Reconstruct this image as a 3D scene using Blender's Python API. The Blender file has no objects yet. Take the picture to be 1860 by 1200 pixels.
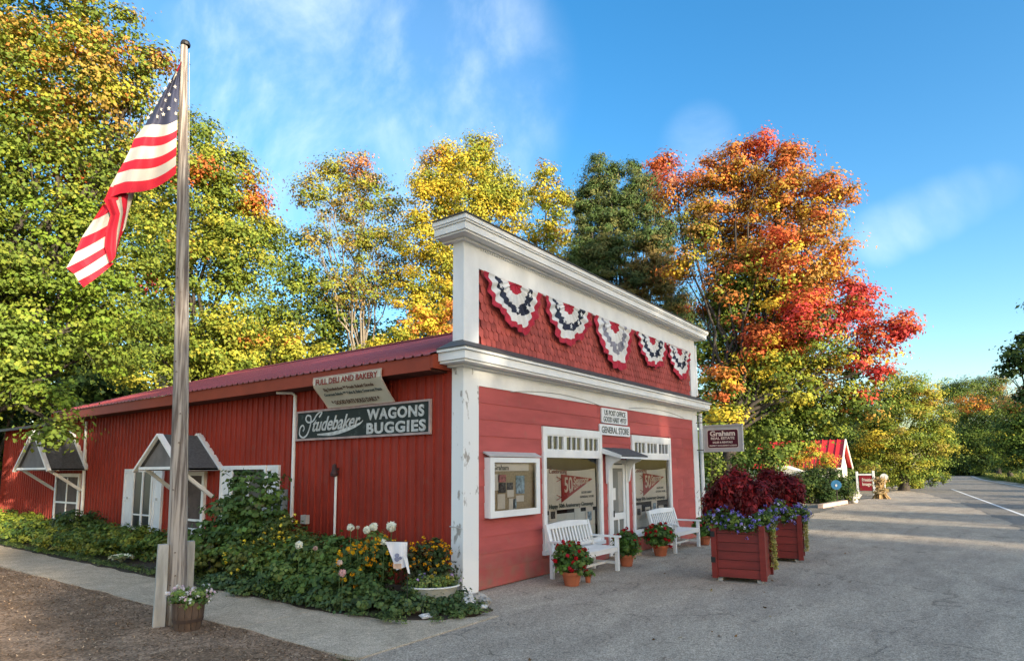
import bpy, math, random
import numpy as np
from mathutils import Vector, Matrix
rnd = random.Random(7)
rng = np.random.default_rng(11)
SC = bpy.context.scene
COL = SC.collection

# ------------------------------------------------------------------ camera
F, PPY, YAW, PITCH, ROLL = 1142.9, 714.9, 0.637, 0.12, -0.006
CAM = np.array([-7.304, -6.349, 1.85])
def _basis():
    cy, sy, cp, sp = math.cos(YAW), math.sin(YAW), math.cos(PITCH), math.sin(PITCH)
    f = np.array([cy*cp, sy*cp, sp]); r = np.array([sy, -cy, 0.]); u = np.cross(r, f)
    c, s = math.cos(ROLL), math.sin(ROLL)
    return r*c+u*s, -r*s+u*c, f
RT, UP, FW = _basis()
cd = bpy.data.cameras.new('camera'); cam = bpy.data.objects.new('camera', cd); COL.objects.link(cam)
M = Matrix.Identity(4)
for i in range(3):
    M[i][0], M[i][1], M[i][2], M[i][3] = RT[i], UP[i], -FW[i], CAM[i]
cam.matrix_world = M
cd.sensor_width = 36; cd.lens = F/1860*36; cd.shift_y = (PPY-600)/1860; cd.clip_end = 3000; cd.clip_start = .05
SC.camera = cam
def ray(px, py): return FW + RT*(px-930)/F - UP*(py-PPY)/F
def at(px, py, dist):
    d = ray(px, py); return CAM + d*dist/math.hypot(d[0], d[1])

# ------------------------------------------------------------------ light
SUN_AZ, SUN_EL = math.radians(-103.5), math.radians(13)
SKY_STRENGTH, SUN_STRENGTH, EXPO = .15, 4.4, 1.40
w = bpy.data.worlds.new('World'); SC.world = w; w.use_nodes = True
nt = w.node_tree; nt.nodes.clear()
def N(t, ty, **k):
    n = t.nodes.new(ty)
    for a, b in k.items():
        if a.startswith('i_'):
            n.inputs[a[2:].replace('_', ' ')].default_value = b
        else: setattr(n, a, b)
    return n
sky = N(nt, 'ShaderNodeTexSky', sky_type='NISHITA', sun_disc=False, sun_elevation=SUN_EL,
        sun_rotation=math.pi/2-SUN_AZ, air_density=1.0, dust_density=1.7, ozone_density=1.3, altitude=200)
hs = N(nt, 'ShaderNodeHueSaturation'); hs.inputs['Saturation'].default_value = 1.46
bgn = N(nt, 'ShaderNodeBackground'); bgn.inputs['Strength'].default_value = SKY_STRENGTH
out = N(nt, 'ShaderNodeOutputWorld')
nt.links.new(sky.outputs[0], hs.inputs['Color'])
tc = N(nt, 'ShaderNodeTexCoord')
def vmath(t, op, a, b=None):
    n = N(t, 'ShaderNodeVectorMath', operation=op)
    t.links.new(a, n.inputs[0])
    if b is not None: n.inputs[1].default_value = b
    return n
def smath(t, op, a, b=None, c=None, clamp=False):
    n = N(t, 'ShaderNodeMath', operation=op, use_clamp=clamp)
    for i, v in enumerate((a, b, c)):
        if v is None: continue
        if isinstance(v, (int, float)): n.inputs[i].default_value = v
        else: t.links.new(v, n.inputs[i])
    return n.outputs[0]
def maprange(t, v, a, b, c=0., d=1.):
    n = N(t, 'ShaderNodeMapRange', interpolation_type='SMOOTHSTEP')
    t.links.new(v, n.inputs[0])
    for i, x in enumerate((a, b, c, d)): n.inputs[i+1].default_value = x
    return n.outputs[0]
# thin cirrus: streaky noise on the direction, gathered where the wisps are seen
def dirpx(px, py):
    d = ray(px, py); return d/np.linalg.norm(d)
mp = N(nt, 'ShaderNodeMapping'); nt.links.new(tc.outputs['Generated'], mp.inputs[0])
mp.inputs['Scale'].default_value = (3.0, 1.7, 1.5); mp.inputs['Rotation'].default_value = (.5, .25, .9)
nz = N(nt, 'ShaderNodeTexNoise'); nz.inputs['Scale'].default_value = 2.1; nz.inputs['Detail'].default_value = 11; nz.inputs['Roughness'].default_value = .58; nz.inputs['Distortion'].default_value = .35
nt.links.new(mp.outputs[0], nz.inputs['Vector'])
nf = maprange(nt, nz.outputs['Fac'], .38, .78)
nz2 = N(nt, 'ShaderNodeTexNoise'); nz2.inputs['Scale'].default_value = 5; nz2.inputs['Detail'].default_value = 4
nt.links.new(mp.outputs[0], nz2.inputs['Vector'])
tot = None
for (px, py, a, b, s) in ((800, 170, .978, .999, .62), (640, 190, .965, .999, .45), (470, 130, .955, .998, .62), (1605, 425, .9988, .99995, .5), (1655, 402, .9988, .99995, .6), (1705, 380, .9989, .99995, .6), (1755, 358, .9991, .99995, .45), (1805, 340, .9994, .99995, .3), (1270, 262, .998, .9999, .25), (325, 40, .9992, .99995, .8)):
    dn = vmath(nt, 'DOT_PRODUCT', tc.outputs['Generated'], tuple(dirpx(px, py)))
    g = smath(nt, 'MULTIPLY', maprange(nt, dn.outputs['Value'], a, b), s)
    tot = g if tot is None else smath(nt, 'MAXIMUM', tot, g)
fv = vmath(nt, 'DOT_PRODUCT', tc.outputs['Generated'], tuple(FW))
tot = smath(nt, 'MAXIMUM', tot, maprange(nt, fv.outputs['Value'], .45, .15, 0, .8))   # unseen cirrus veil added behind the camera to whiten light in the shade
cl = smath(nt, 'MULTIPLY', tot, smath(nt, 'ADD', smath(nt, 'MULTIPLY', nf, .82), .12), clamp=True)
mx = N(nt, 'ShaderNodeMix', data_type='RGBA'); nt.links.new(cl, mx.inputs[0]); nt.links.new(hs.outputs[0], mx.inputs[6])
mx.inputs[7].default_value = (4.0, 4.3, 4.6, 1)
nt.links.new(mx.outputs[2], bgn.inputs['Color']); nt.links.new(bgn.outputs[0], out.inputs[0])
sd = bpy.data.lights.new('sun', 'SUN'); so = bpy.data.objects.new('sun', sd); COL.objects.link(so)
sd.energy = SUN_STRENGTH; sd.angle = math.radians(.53); sd.color = (1, .86, .66)
sv = Vector((math.cos(SUN_AZ)*math.cos(SUN_EL), math.sin(SUN_AZ)*math.cos(SUN_EL), math.sin(SUN_EL)))
so.rotation_euler = sv.to_track_quat('Z', 'Y').to_euler(); so.location = (0, -20, 30)
SC.view_settings.view_transform = 'Standard'; SC.view_settings.look = 'None'
SC.view_settings.exposure = EXPO; SC.view_settings.gamma = 1; SC.view_settings.use_curve_mapping = False
SC.render.engine = 'CYCLES'
SC.cycles.max_bounces = 6; SC.cycles.diffuse_bounces = 3; SC.cycles.glossy_bounces = 2; SC.cycles.transparent_max_bounces = 8; SC.cycles.transmission_bounces = 3

# ------------------------------------------------------------------ materials
def rgb(c): return (c[0], c[1], c[2], 1)
def mat(name, col, rough=.7, var=.15, scale=3., bump=0., bscale=30., col2=None, stretch=(1, 1, 1), spec=.3, orand=0., metal=0., thr=None, detail=5, dirt=None):
    m = bpy.data.materials.new(name); m.use_nodes = True; t = m.node_tree
    b = t.nodes['Principled BSDF']; b.inputs['Roughness'].default_value = rough
    b.inputs['Specular IOR Level'].default_value = spec; b.inputs['Metallic'].default_value = metal
    tcn = N(t, 'ShaderNodeTexCoord'); mpn = N(t, 'ShaderNodeMapping'); mpn.inputs['Scale'].default_value = stretch
    t.links.new(tcn.outputs['Object'], mpn.inputs[0])
    oi = N(t, 'ShaderNodeObjectInfo')
    off = vmath(t, 'ADD', mpn.outputs[0]); 
    sc = smath(t, 'MULTIPLY', oi.outputs['Random'], 13.)
    t.links.new(sc, off.inputs[1])
    n = N(t, 'ShaderNodeTexNoise'); n.inputs['Scale'].default_value = scale; n.inputs['Detail'].default_value = detail; n.inputs['Roughness'].default_value = .6
    t.links.new(off.outputs[0], n.inputs['Vector'])
    a = [c*(1-var) for c in col]; c2 = [c*(1+var) for c in col] if col2 is None else col2
    mixn = N(t, 'ShaderNodeMix', data_type='RGBA')
    mixn.inputs[6].default_value = rgb(a); mixn.inputs[7].default_value = rgb(c2)
    if col2 is not None: mixn.inputs[6].default_value = rgb(col)
    lo, hi = thr if thr else (.3, .7)
    t.links.new(maprange(t, n.outputs['Fac'], lo, hi), mixn.inputs[0])
    o = mixn.outputs[2]
    if orand:
        h = N(t, 'ShaderNodeHueSaturation'); t.links.new(o, h.inputs['Color'])
        t.links.new(maprange(t, oi.outputs['Random'], 0, 1, 1-orand, 1+orand), h.inputs['Value']); o = h.outputs[0]
    if dirt:      # splashed dirt just above the ground and a little general grime
        sx = N(t, 'ShaderNodeSeparateXYZ'); t.links.new(tcn.outputs['Object'], sx.inputs[0])
        dn = N(t, 'ShaderNodeTexNoise'); dn.inputs['Scale'].default_value = 5; dn.inputs['Detail'].default_value = 8; t.links.new(tcn.outputs['Object'], dn.inputs['Vector'])
        ld = smath(t, 'MULTIPLY', maprange(t, sx.outputs['Z'], .75, .0), maprange(t, dn.outputs['Fac'], .3, .65))
        ld = smath(t, 'ADD', smath(t, 'MULTIPLY', ld, .75), smath(t, 'MULTIPLY', maprange(t, dn.outputs['Fac'], .56, .75), .35), clamp=True)
        dm = N(t, 'ShaderNodeMix', data_type='RGBA'); t.links.new(ld, dm.inputs[0]); t.links.new(o, dm.inputs[6]); dm.inputs[7].default_value = rgb(dirt); o = dm.outputs[2]
    t.links.new(o, b.inputs['Base Color'])
    if bump:
        n2 = N(t, 'ShaderNodeTexNoise'); n2.inputs['Scale'].default_value = bscale; n2.inputs['Detail'].default_value = 4
        t.links.new(mpn.outputs[0], n2.inputs['Vector'])
        bm = N(t, 'ShaderNodeBump'); bm.inputs['Strength'].default_value = bump; bm.inputs['Distance'].default_value = .01
        t.links.new(n2.outputs['Fac'], bm.inputs['Height']); t.links.new(bm.outputs[0], b.inputs['Normal'])
    return m
def leafmat(name, trans=.35, spec=.25, rough=.5):
    m = bpy.data.materials.new(name); m.use_nodes = True; t = m.node_tree
    b = t.nodes['Principled BSDF']; b.inputs['Roughness'].default_value = rough; b.inputs['Specular IOR Level'].default_value = spec
    at_ = N(t, 'ShaderNodeAttribute', attribute_name='Col'); t.links.new(at_.outputs['Color'], b.inputs['Base Color'])
    tr = N(t, 'ShaderNodeBsdfTranslucent'); t.links.new(at_.outputs['Color'], tr.inputs['Color'])
    ms = N(t, 'ShaderNodeMixShader'); ms.inputs[0].default_value = trans
    t.links.new(b.outputs[0], ms.inputs[1]); t.links.new(tr.outputs[0], ms.inputs[2])
    t.links.new(ms.outputs[0], t.nodes['Material Output'].inputs[0]); return m
def glassmat(name, tint=.85, gloss=.12):
    m = bpy.data.materials.new(name); m.use_nodes = True; t = m.node_tree; t.nodes.remove(t.nodes['Principled BSDF'])
    tr = N(t, 'ShaderNodeBsdfTransparent'); tr.inputs[0].default_value = (tint, tint, tint, 1)
    gl = N(t, 'ShaderNodeBsdfGlossy'); gl.inputs['Roughness'].default_value = .03
    lw = N(t, 'ShaderNodeFresnel'); lw.inputs[0].default_value = 1.5
    ms = N(t, 'ShaderNodeMixShader'); t.links.new(smath(t, 'ADD', lw.outputs[0], gloss-.04), ms.inputs[0])
    t.links.new(tr.outputs[0], ms.inputs[1]); t.links.new(gl.outputs[0], ms.inputs[2])
    t.links.new(ms.outputs[0], t.nodes['Material Output'].inputs[0]); return m
def asphaltmat(name, base, dust, dustamt, crack=.0, cell=70., stretch=(.35, 1, 1)):
    m = bpy.data.materials.new(name); m.use_nodes = True; t = m.node_tree
    b = t.nodes['Principled BSDF']; b.inputs['Roughness'].default_value = .92; b.inputs['Specular IOR Level'].default_value = .15
    tcn = N(t, 'ShaderNodeTexCoord'); P = tcn.outputs['Object']
    mpn = N(t, 'ShaderNodeMapping'); mpn.inputs['Scale'].default_value = stretch; t.links.new(P, mpn.inputs[0])
    v = N(t, 'ShaderNodeTexVoronoi'); v.inputs['Scale'].default_value = cell; t.links.new(P, v.inputs['Vector'])
    sepc = N(t, 'ShaderNodeSeparateColor'); t.links.new(v.outputs['Color'], sepc.inputs[0])
    fine = N(t, 'ShaderNodeTexNoise'); fine.inputs['Scale'].default_value = 14; fine.inputs['Detail'].default_value = 8; fine.inputs['Roughness'].default_value = .75; t.links.new(P, fine.inputs['Vector'])
    big = N(t, 'ShaderNodeTexNoise'); big.inputs['Scale'].default_value = .9; big.inputs['Detail'].default_value = 6; big.inputs['Roughness'].default_value = .62; big.inputs['Distortion'].default_value = .4; t.links.new(mpn.outputs[0], big.inputs['Vector'])
    big2 = N(t, 'ShaderNodeTexNoise'); big2.inputs['Scale'].default_value = 2.7; big2.inputs['Detail'].default_value = 5; t.links.new(mpn.outputs[0], big2.inputs['Vector'])
    mixn = N(t, 'ShaderNodeMix', data_type='RGBA'); mixn.inputs[6].default_value = rgb(base); mixn.inputs[7].default_value = rgb(dust)
    f = smath(t, 'MULTIPLY', maprange(t, big.outputs['Fac'], .42, .58), dustamt)
    t.links.new(f, mixn.inputs[0])
    mul = N(t, 'ShaderNodeHueSaturation'); t.links.new(mixn.outputs[2], mul.inputs['Color'])
    val = smath(t, 'ADD', smath(t, 'MULTIPLY', sepc.outputs[0], .75), .45)
    val = smath(t, 'MULTIPLY', val, smath(t, 'ADD', smath(t, 'MULTIPLY', fine.outputs['Fac'], 1.1), .42))
    val = smath(t, 'MULTIPLY', val, maprange(t, big2.outputs['Fac'], .3, .7, .9, 1.08))
    if crack:
        wv = N(t, 'ShaderNodeTexVoronoi', feature='DISTANCE_TO_EDGE'); wv.inputs['Scale'].default_value = .55
        dis = N(t, 'ShaderNodeTexNoise'); dis.inputs['Scale'].default_value = 1.6; dis.inputs['Detail'].default_value = 5; t.links.new(P, dis.inputs['Vector'])
        ad = N(t, 'ShaderNodeVectorMath', operation='MULTIPLY_ADD'); t.links.new(dis.outputs['Color'], ad.inputs[0]); ad.inputs[1].default_value = (1.2, 1.2, 0); t.links.new(P, ad.inputs[2])
        t.links.new(ad.outputs[0], wv.inputs['Vector'])
        cr = maprange(t, wv.outputs['Distance'], .004, .014, 1-crack, 1.)
        # cracks only in some areas
        cm = maprange(t, big2.outputs['Fac'], .45, .55)
        cr = smath(t, 'MAXIMUM', cr, cm)
        val = smath(t, 'MULTIPLY', val, cr)
    t.links.new(val, mul.inputs['Value']); t.links.new(mul.outputs[0], b.inputs['Base Color'])
    bm = N(t, 'ShaderNodeBump'); bm.inputs['Strength'].default_value = .6; bm.inputs['Distance'].default_value = .008
    t.links.new(smath(t, 'ADD', v.outputs['Distance'], fine.outputs['Fac']), bm.inputs['Height']); t.links.new(bm.outputs[0], b.inputs['Normal'])
    return m

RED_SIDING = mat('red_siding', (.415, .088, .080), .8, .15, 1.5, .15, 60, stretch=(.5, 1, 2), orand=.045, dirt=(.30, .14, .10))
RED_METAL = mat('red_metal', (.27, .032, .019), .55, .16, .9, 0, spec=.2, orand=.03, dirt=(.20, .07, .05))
ROOF_METAL = mat('roof_metal', (.27, .055, .065), .45, .12, .8, 0, spec=.5, orand=.05)
RED_SHINGLE = mat('red_shingle', (.39, .080, .066), .85, .25, 5, .3, 50, orand=.16)
RED_FASCIA = mat('red_fascia', (.27, .045, .020), .6, .12, 2, .1, 30)
WHITE = mat('white_paint', (.76, .76, .74), .55, .06, 3, .08, 40, orand=.02)
WHITE_OLD = mat('white_paint_peeling', (.77, .78, .77), .65, .0, 6, .2, 50, col2=(.36, .34, .31), stretch=(1, 1, .45), thr=(.575, .63), detail=8)
WHITE_SOFT = mat('white_paint_weathered', (.74, .75, .75), .6, .07, 2.5, .1, 40, stretch=(1, 1, .6))
GREY_ROOF = mat('grey_asphalt_roofing', (.085, .088, .092), .9, .2, 20, .3, 120)
DARK_CAP = mat('dark_drip_edge', (.07, .07, .07), .6, .1)
OLD_WOOD = mat('weathered_pole_wood', (.13, .105, .09), .9, 0, 7, .8, 22, col2=(.40, .36, .32), stretch=(4, 4, .18), thr=(.36, .62), detail=8)
STUB_WOOD = mat('pale_weathered_board', (.30, .29, .26), .85, 0, 4, .3, 40, col2=(.50, .48, .44), stretch=(3, 3, .4))
BARREL = mat('brown_barrel_wood', (.10, .065, .045), .8, .3, 6, .2, 30, stretch=(3, 3, .4))
BLACK = mat('black_metal', (.02, .02, .02), .5, .1)
GLASS = glassmat('window_glass', .85, .06)
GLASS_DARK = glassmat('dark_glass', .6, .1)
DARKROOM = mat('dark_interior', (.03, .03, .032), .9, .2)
PALE_BLUE = mat('pale_blue_board', (.70, .77, .78), .7, .08, 1.5)
CORK = mat('cork_board', (.42, .36, .25), .9, .15, 30)
PAPER = mat('white_paper', (.75, .74, .70), .8, .05, 4)
SIGN_BLACK = mat('blackboard_paint', (.025, .035, .032), .8, 0, 7, .2, 50, col2=(.10, .12, .11), thr=(.55, .8), detail=8)
SIGN_WHITE = mat('chalky_white_lettering', (.50, .51, .49), .85, .25, 9, .1, 60)
SIGN_EDGE = mat('pinkish_sign_frame', (.40, .30, .28), .7, .2, 5)
CANVAS = mat('canvas_banner', (.60, .56, .46), .85, .08, 2, .1, 20)
RED_INK = mat('dark_red_lettering', (.23, .04, .03), .8, .15, 20)
BROWN_INK = mat('brown_lettering', (.14, .09, .06), .8, .2, 20)
GREEN_INK = mat('grey_green_lettering', (.10, .12, .11), .8, .2, 20)
MAROON = mat('maroon_sign_paint', (.075, .008, .018), .45, .1)
CREAM = mat('cream_lettering', (.72, .62, .52), .6, .05)
GREY_SIGN = mat('grey_sign_frame', (.46, .45, .43), .7, .08, 4)
PENNANT = mat('pennant_red', (.34, .045, .04), .7, .08)
BANNERC = mat('banner_cloth', (.70, .69, .62), .75, .05, 2)
TERRA = mat('terracotta', (.40, .12, .055), .8, .15, 6, .1, 40)
PLANTER = mat('red_planter_paint', (.19, .022, .016), .5, .18, 3, .15, 40, stretch=(.6, .6, 3), orand=.12)
FLAG_RED = mat('flag_red', (.52, .012, .03), .7, .06, 4)
FLAG_WHITE = mat('flag_white', (.50, .475, .42), .7, .04, 4)
FLAG_BLUE = mat('flag_blue', (.040, .045, .080), .75, .08, 4)
BUNT_RED = mat('bunting_red', (.42, .025, .05), .8, .1, 4)
BUNT_WHITE = mat('bunting_white', (.68, .68, .67), .8, .07, 6)
BUNT_BLUE = mat('bunting_blue', (.025, .032, .06), .8, .1, 4)
BUNT_FADED = mat('bunting_faded_grey', (.24, .24, .29), .8, .15, 6)
STONE = mat('fieldstone', (.34, .32, .29), .9, .25, 4, .4, 20, orand=.25)
STONE_PINK = mat('pink_stone', (.50, .38, .32), .9, .2, 4, .3, 20, orand=.15)
ENAMEL = mat('white_enamel', (.70, .69, .66), .35, 0, 3, .1, 20, col2=(.48, .42, .34), thr=(.58, .72))
BLOCK = mat('chimney_block', (.34, .32, .28), .9, .12, 4, .3, 40, orand=.08)
BARK = mat('maple_bark', (.05, .042, .035), .95, .3, 3, .8, 12, stretch=(1, 1, .3))
BARK_PALE = mat('pale_bark', (.22, .19, .15), .9, .3, 3, .5, 12, stretch=(1, 1, .3))
STEM = mat('green_stem', (.06, .10, .03), .8, .2)
LEAF = leafmat('tree_leaf', .25, .12, .6)
LEAF_SMALL = leafmat('garden_leaf', .22, .25, .5)
PETAL = leafmat('petal', .3, .1, .7)
ASPHALT = asphaltmat('worn_asphalt', (.46, .385, .30), (.56, .47, .36), .7, .32, 85)
ROADM = asphaltmat('road_asphalt', (.27, .245, .21), (.32, .29, .25), .5, .4, 90)
CONCRETE = asphaltmat('old_concrete', (.58, .475, .345), (.66, .54, .40), .8, .0, 140, (1, 1, 1))
MULCHM = asphaltmat('bark_mulch', (.28, .18, .11), (.43, .29, .19), .8, .0, 42, (1, 1, 1))
SOIL = mat('garden_soil', (.055, .042, .030), .95, .3, 8, .6, 30)
GRASSM = mat('grass_ground', (.065, .085, .022), .95, 0, .6, .6, 20, col2=(.11, .115, .035), detail=8)
SANDM = asphaltmat('sandy_verge', (.20, .185, .155), (.30, .265, .21), .8, 0, 60, (.4, 1, 1))
LINEM = mat('road_line_paint', (.70, .70, .68), .8, 0, 6, .1, 40, col2=(.35, .35, .34), thr=(.56, .72), detail=7)
TAR = mat('dark_stain', (.075, .062, .055), .95, .3, 4, .3, 30)

# ------------------------------------------------------------------ mesh builder
class MB:
    def __init__(s): s.v = []; s.f = []; s.m = []
    def quad(s, *p, m=0):
        i = len(s.v); s.v += [tuple(q) for q in p]; s.f.append(tuple(range(i, i+len(p)))); s.m.append(m); return s
    def box(s, x0, y0, z0, x1, y1, z1, m=0):
        i = len(s.v)
        s.v += [(x0, y0, z0), (x1, y0, z0), (x1, y1, z0), (x0, y1, z0), (x0, y0, z1), (x1, y0, z1), (x1, y1, z1), (x0, y1, z1)]
        for f in ((0, 3, 2, 1), (4, 5, 6, 7), (0, 1, 5, 4), (1, 2, 6, 5), (2, 3, 7, 6), (3, 0, 4, 7)):
            s.f.append(tuple(i+k for k in f)); s.m.append(m)
        return s
    def beam(s, a, b, wx, wy, up=(0, 0, 1), m=0):
        a, b = Vector(a), Vector(b); d = (b-a).normalized(); u = Vector(up)
        r = d.cross(u)
        if r.length < 1e-4: r = Vector((1, 0, 0))
        r.normalize(); u = r.cross(d)
        i = len(s.v)
        for c in (a, b):
            for (p, q) in ((-1, -1), (1, -1), (1, 1), (-1, 1)): s.v.append(tuple(c+r*p*wx/2+u*q*wy/2))
        for f in ((0, 1, 2, 3), (7, 6, 5, 4), (0, 4, 5, 1), (1, 5, 6, 2), (2, 6, 7, 3), (3, 7, 4, 0)):
            s.f.append(tuple(i+k for k in f)); s.m.append(m)
        return s
    def tube(s, pts, rad, n=8, m=0, cap=True):
        pts = [Vector(p) for p in pts]; k0 = len(s.v)
        if not hasattr(rad, '__len__'): rad = [rad]*len(pts)
        ref = None
        for j, p in enumerate(pts):
            d = (pts[min(j+1, len(pts)-1)]-pts[max(j-1, 0)]).normalized()
            if ref is None: ref = Vector((1, 0, 0)) if abs(d.x) < .8 else Vector((0, 1, 0))
            a = d.cross(ref).normalized(); b = d.cross(a).normalized()
            for k in range(n):
                t = 2*math.pi*k/n; s.v.append(tuple(p+(a*math.cos(t)+b*math.sin(t))*rad[j]))
        for j in range(len(pts)-1):
            for k in range(n):
                q = (k+1) % n
                s.f.append((k0+j*n+k, k0+j*n+q, k0+(j+1)*n+q, k0+(j+1)*n+k)); s.m.append(m)
        if cap:
            s.f.append(tuple(k0+k for k in range(n))[::-1]); s.m.append(m)
            s.f.append(tuple(k0+(len(pts)-1)*n+k for k in range(n))); s.m.append(m)
        return s
    def lathe(s, prof, c=(0, 0, 0), n=16, m=0, sx=1, sy=1):
        k0 = len(s.v)
        for (r, z) in prof:
            for k in range(n):
                t = 2*math.pi*k/n; s.v.append((c[0]+r*sx*math.cos(t), c[1]+r*sy*math.sin(t), c[2]+z))
        for j in range(len(prof)-1):
            for k in range(n):
                q = (k+1) % n; s.f.append((k0+j*n+k, k0+j*n+q, k0+(j+1)*n+q, k0+(j+1)*n+k)); s.m.append(m)
        return s
    def prism(s, poly, off, m=0):
        i = len(s.v); n = len(poly); off = Vector(off)
        s.v += [tuple(p) for p in poly]+[tuple(Vector(p)+off) for p in poly]
        s.f.append(tuple(range(i, i+n))); s.m.append(m); s.f.append(tuple(range(i+2*n-1, i+n-1, -1))); s.m.append(m)
        for k in range(n):
            q = (k+1) % n; s.f.append((i+k, i+n+k, i+n+q, i+q)); s.m.append(m)
        return s
    def build(s, name, mats, parent=None, smooth=False, bevel=0):
        if not isinstance(mats, (list, tuple)): mats = [mats]
        o3 = Vector(parent['_o']) if parent is not None and '_o' in parent else Vector((0, 0, 0))
        me = bpy.data.meshes.new(name); me.from_pydata([tuple(Vector(p)-o3) for p in s.v], [], s.f)
        for m in mats: me.materials.append(m)
        me.polygons.foreach_set('material_index', s.m)
        if smooth: me.polygons.foreach_set('use_smooth', [True]*len(s.f))
        me.update()
        o = bpy.data.objects.new(name, me); COL.objects.link(o)
        if parent is not None: o.parent = parent; o['_o'] = tuple(o3)
        return o
def thing(name, label, cat, loc=(0, 0, 0), group=None, rot=0):
    o = bpy.data.objects.new(name, None); COL.objects.link(o); o.empty_display_size = .2
    o.location = loc; o['_o'] = tuple(loc); o['label'] = label; o['category'] = cat; o.rotation_euler = (0, 0, rot)
    if group: o['group'] = group
    return o
def tag(o, label, cat, group=None):
    o['label'] = label; o['category'] = cat
    if group: o['group'] = group
    return o
def struct(o, label=None):
    o['kind'] = 'structure'
    if label: o['label'] = label
    return o
def stuff(o): o['kind'] = 'stuff'; return o
def copy_tree(o, parent=None):
    c = o.copy(); COL.objects.link(c)
    if parent is not None: c.parent = parent
    for ch in list(o.children): copy_tree(ch, c)
    return c
def text(s, size, origin, xd, yd, m, parent, align='LEFT', shear=0, bold=0., space=1., depth=.002, width=None, name='lettering'):
    cu = bpy.data.curves.new('t', 'FONT'); cu.body = s; cu.size = size; cu.align_x = align; cu.shear = shear; cu.offset = bold
    cu.space_character = space; cu.extrude = depth; cu.resolution_u = 4; cu.fill_mode = 'BOTH'
    tmp = bpy.data.objects.new('t', cu); COL.objects.link(tmp)
    dg = bpy.context.evaluated_depsgraph_get(); dg.update()
    me = bpy.data.meshes.new_from_object(tmp.evaluated_get(dg))
    bpy.data.objects.remove(tmp); bpy.data.curves.remove(cu)
    n = len(me.vertices); co = np.empty(n*3); me.vertices.foreach_get('co', co); co = co.reshape(-1, 3)
    if width is not None and n:
        wd = co[:, 0].max()-co[:, 0].min(); co[:, 0] *= width/wd
    xd, yd = np.array(xd, float), np.array(yd, float); nd = np.cross(xd, yd)
    o3 = np.array(parent['_o']) if parent is not None and '_o' in parent else 0
    P = np.array(origin)+co[:, :1]*xd+co[:, 1:2]*yd+co[:, 2:]*nd-o3
    me.vertices.foreach_set('co', P.astype('f').ravel()); me.materials.clear(); me.materials.append(m); me.update()
    me.name = name; o = bpy.data.objects.new(name, me); COL.objects.link(o); o.parent = parent; o['_o'] = parent['_o']
    return o
SX, SY = (0, -1, 0), (0, 0, 1)     # writing on the side wall
FX, FY = (1, 0, 0), (0, 0, 1)      # writing on the facade

# ------------------------------------------------------------------ foliage
def leaf_mesh(name, C, Nn, size, colr, m, parent=None, aspect=.8, fold=.18, tips=None, tri=False):
    n = len(C); C = np.asarray(C, float); Nn = Nn/np.maximum(np.linalg.norm(Nn, axis=1, keepdims=True), 1e-6)
    size = np.broadcast_to(size, (n,))[:, None]
    r = rng.normal(size=(n, 3)); a = np.cross(Nn, r); a /= np.maximum(np.linalg.norm(a, axis=1, keepdims=True), 1e-6)
    if tips is not None:
        a = tips-Nn*np.sum(tips*Nn, 1, keepdims=True); a /= np.maximum(np.linalg.norm(a, axis=1, keepdims=True), 1e-6)
    b = np.cross(Nn, a)
    o3 = np.array(parent['_o']) if parent is not None and '_o' in parent else 0
    C = C-o3
    q = 3 if tri else 4
    V = np.empty((n, q, 3), 'f')
    if tri:
        V[:, 0] = C-a*size*.55; V[:, 1] = C+a*size*.35+b*size*.6*aspect; V[:, 2] = C+a*size*.35-b*size*.6*aspect
    else:
        V[:, 0] = C-a*size*.5; V[:, 1] = C+b*size*.5*aspect+a*size*.08-Nn*size*fold*.5
        V[:, 2] = C+a*size*.5; V[:, 3] = C-b*size*.5*aspect+a*size*.08-Nn*size*fold*.5
    me = bpy.data.meshes.new(name); me.vertices.add(q*n); me.vertices.foreach_set('co', V.ravel())
    me.loops.add(q*n); me.loops.foreach_set('vertex_index', np.arange(q*n, dtype='i'))
    me.polygons.add(n); me.polygons.foreach_set('loop_start', np.arange(0, q*n, q, dtype='i'))
    me.update(calc_edges=True)
    ca = me.color_attributes.new('Col', 'FLOAT_COLOR', 'POINT')
    cc = np.ones((n, q, 4), 'f'); cc[:, :, :3] = np.clip(colr, 0, 1)[:, None, :]
    ca.data.foreach_set('color', cc.ravel())
    me.materials.append(m)
    o = bpy.data.objects.new(name, me); COL.objects.link(o)
    if parent is not None: o.parent = parent; o['_o'] = parent['_o']
    return o
def rdir(n, up=0.):
    d = rng.normal(size=(n, 3)); d[:, 2] += up; return d/np.linalg.norm(d, axis=1, keepdims=True)
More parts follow.
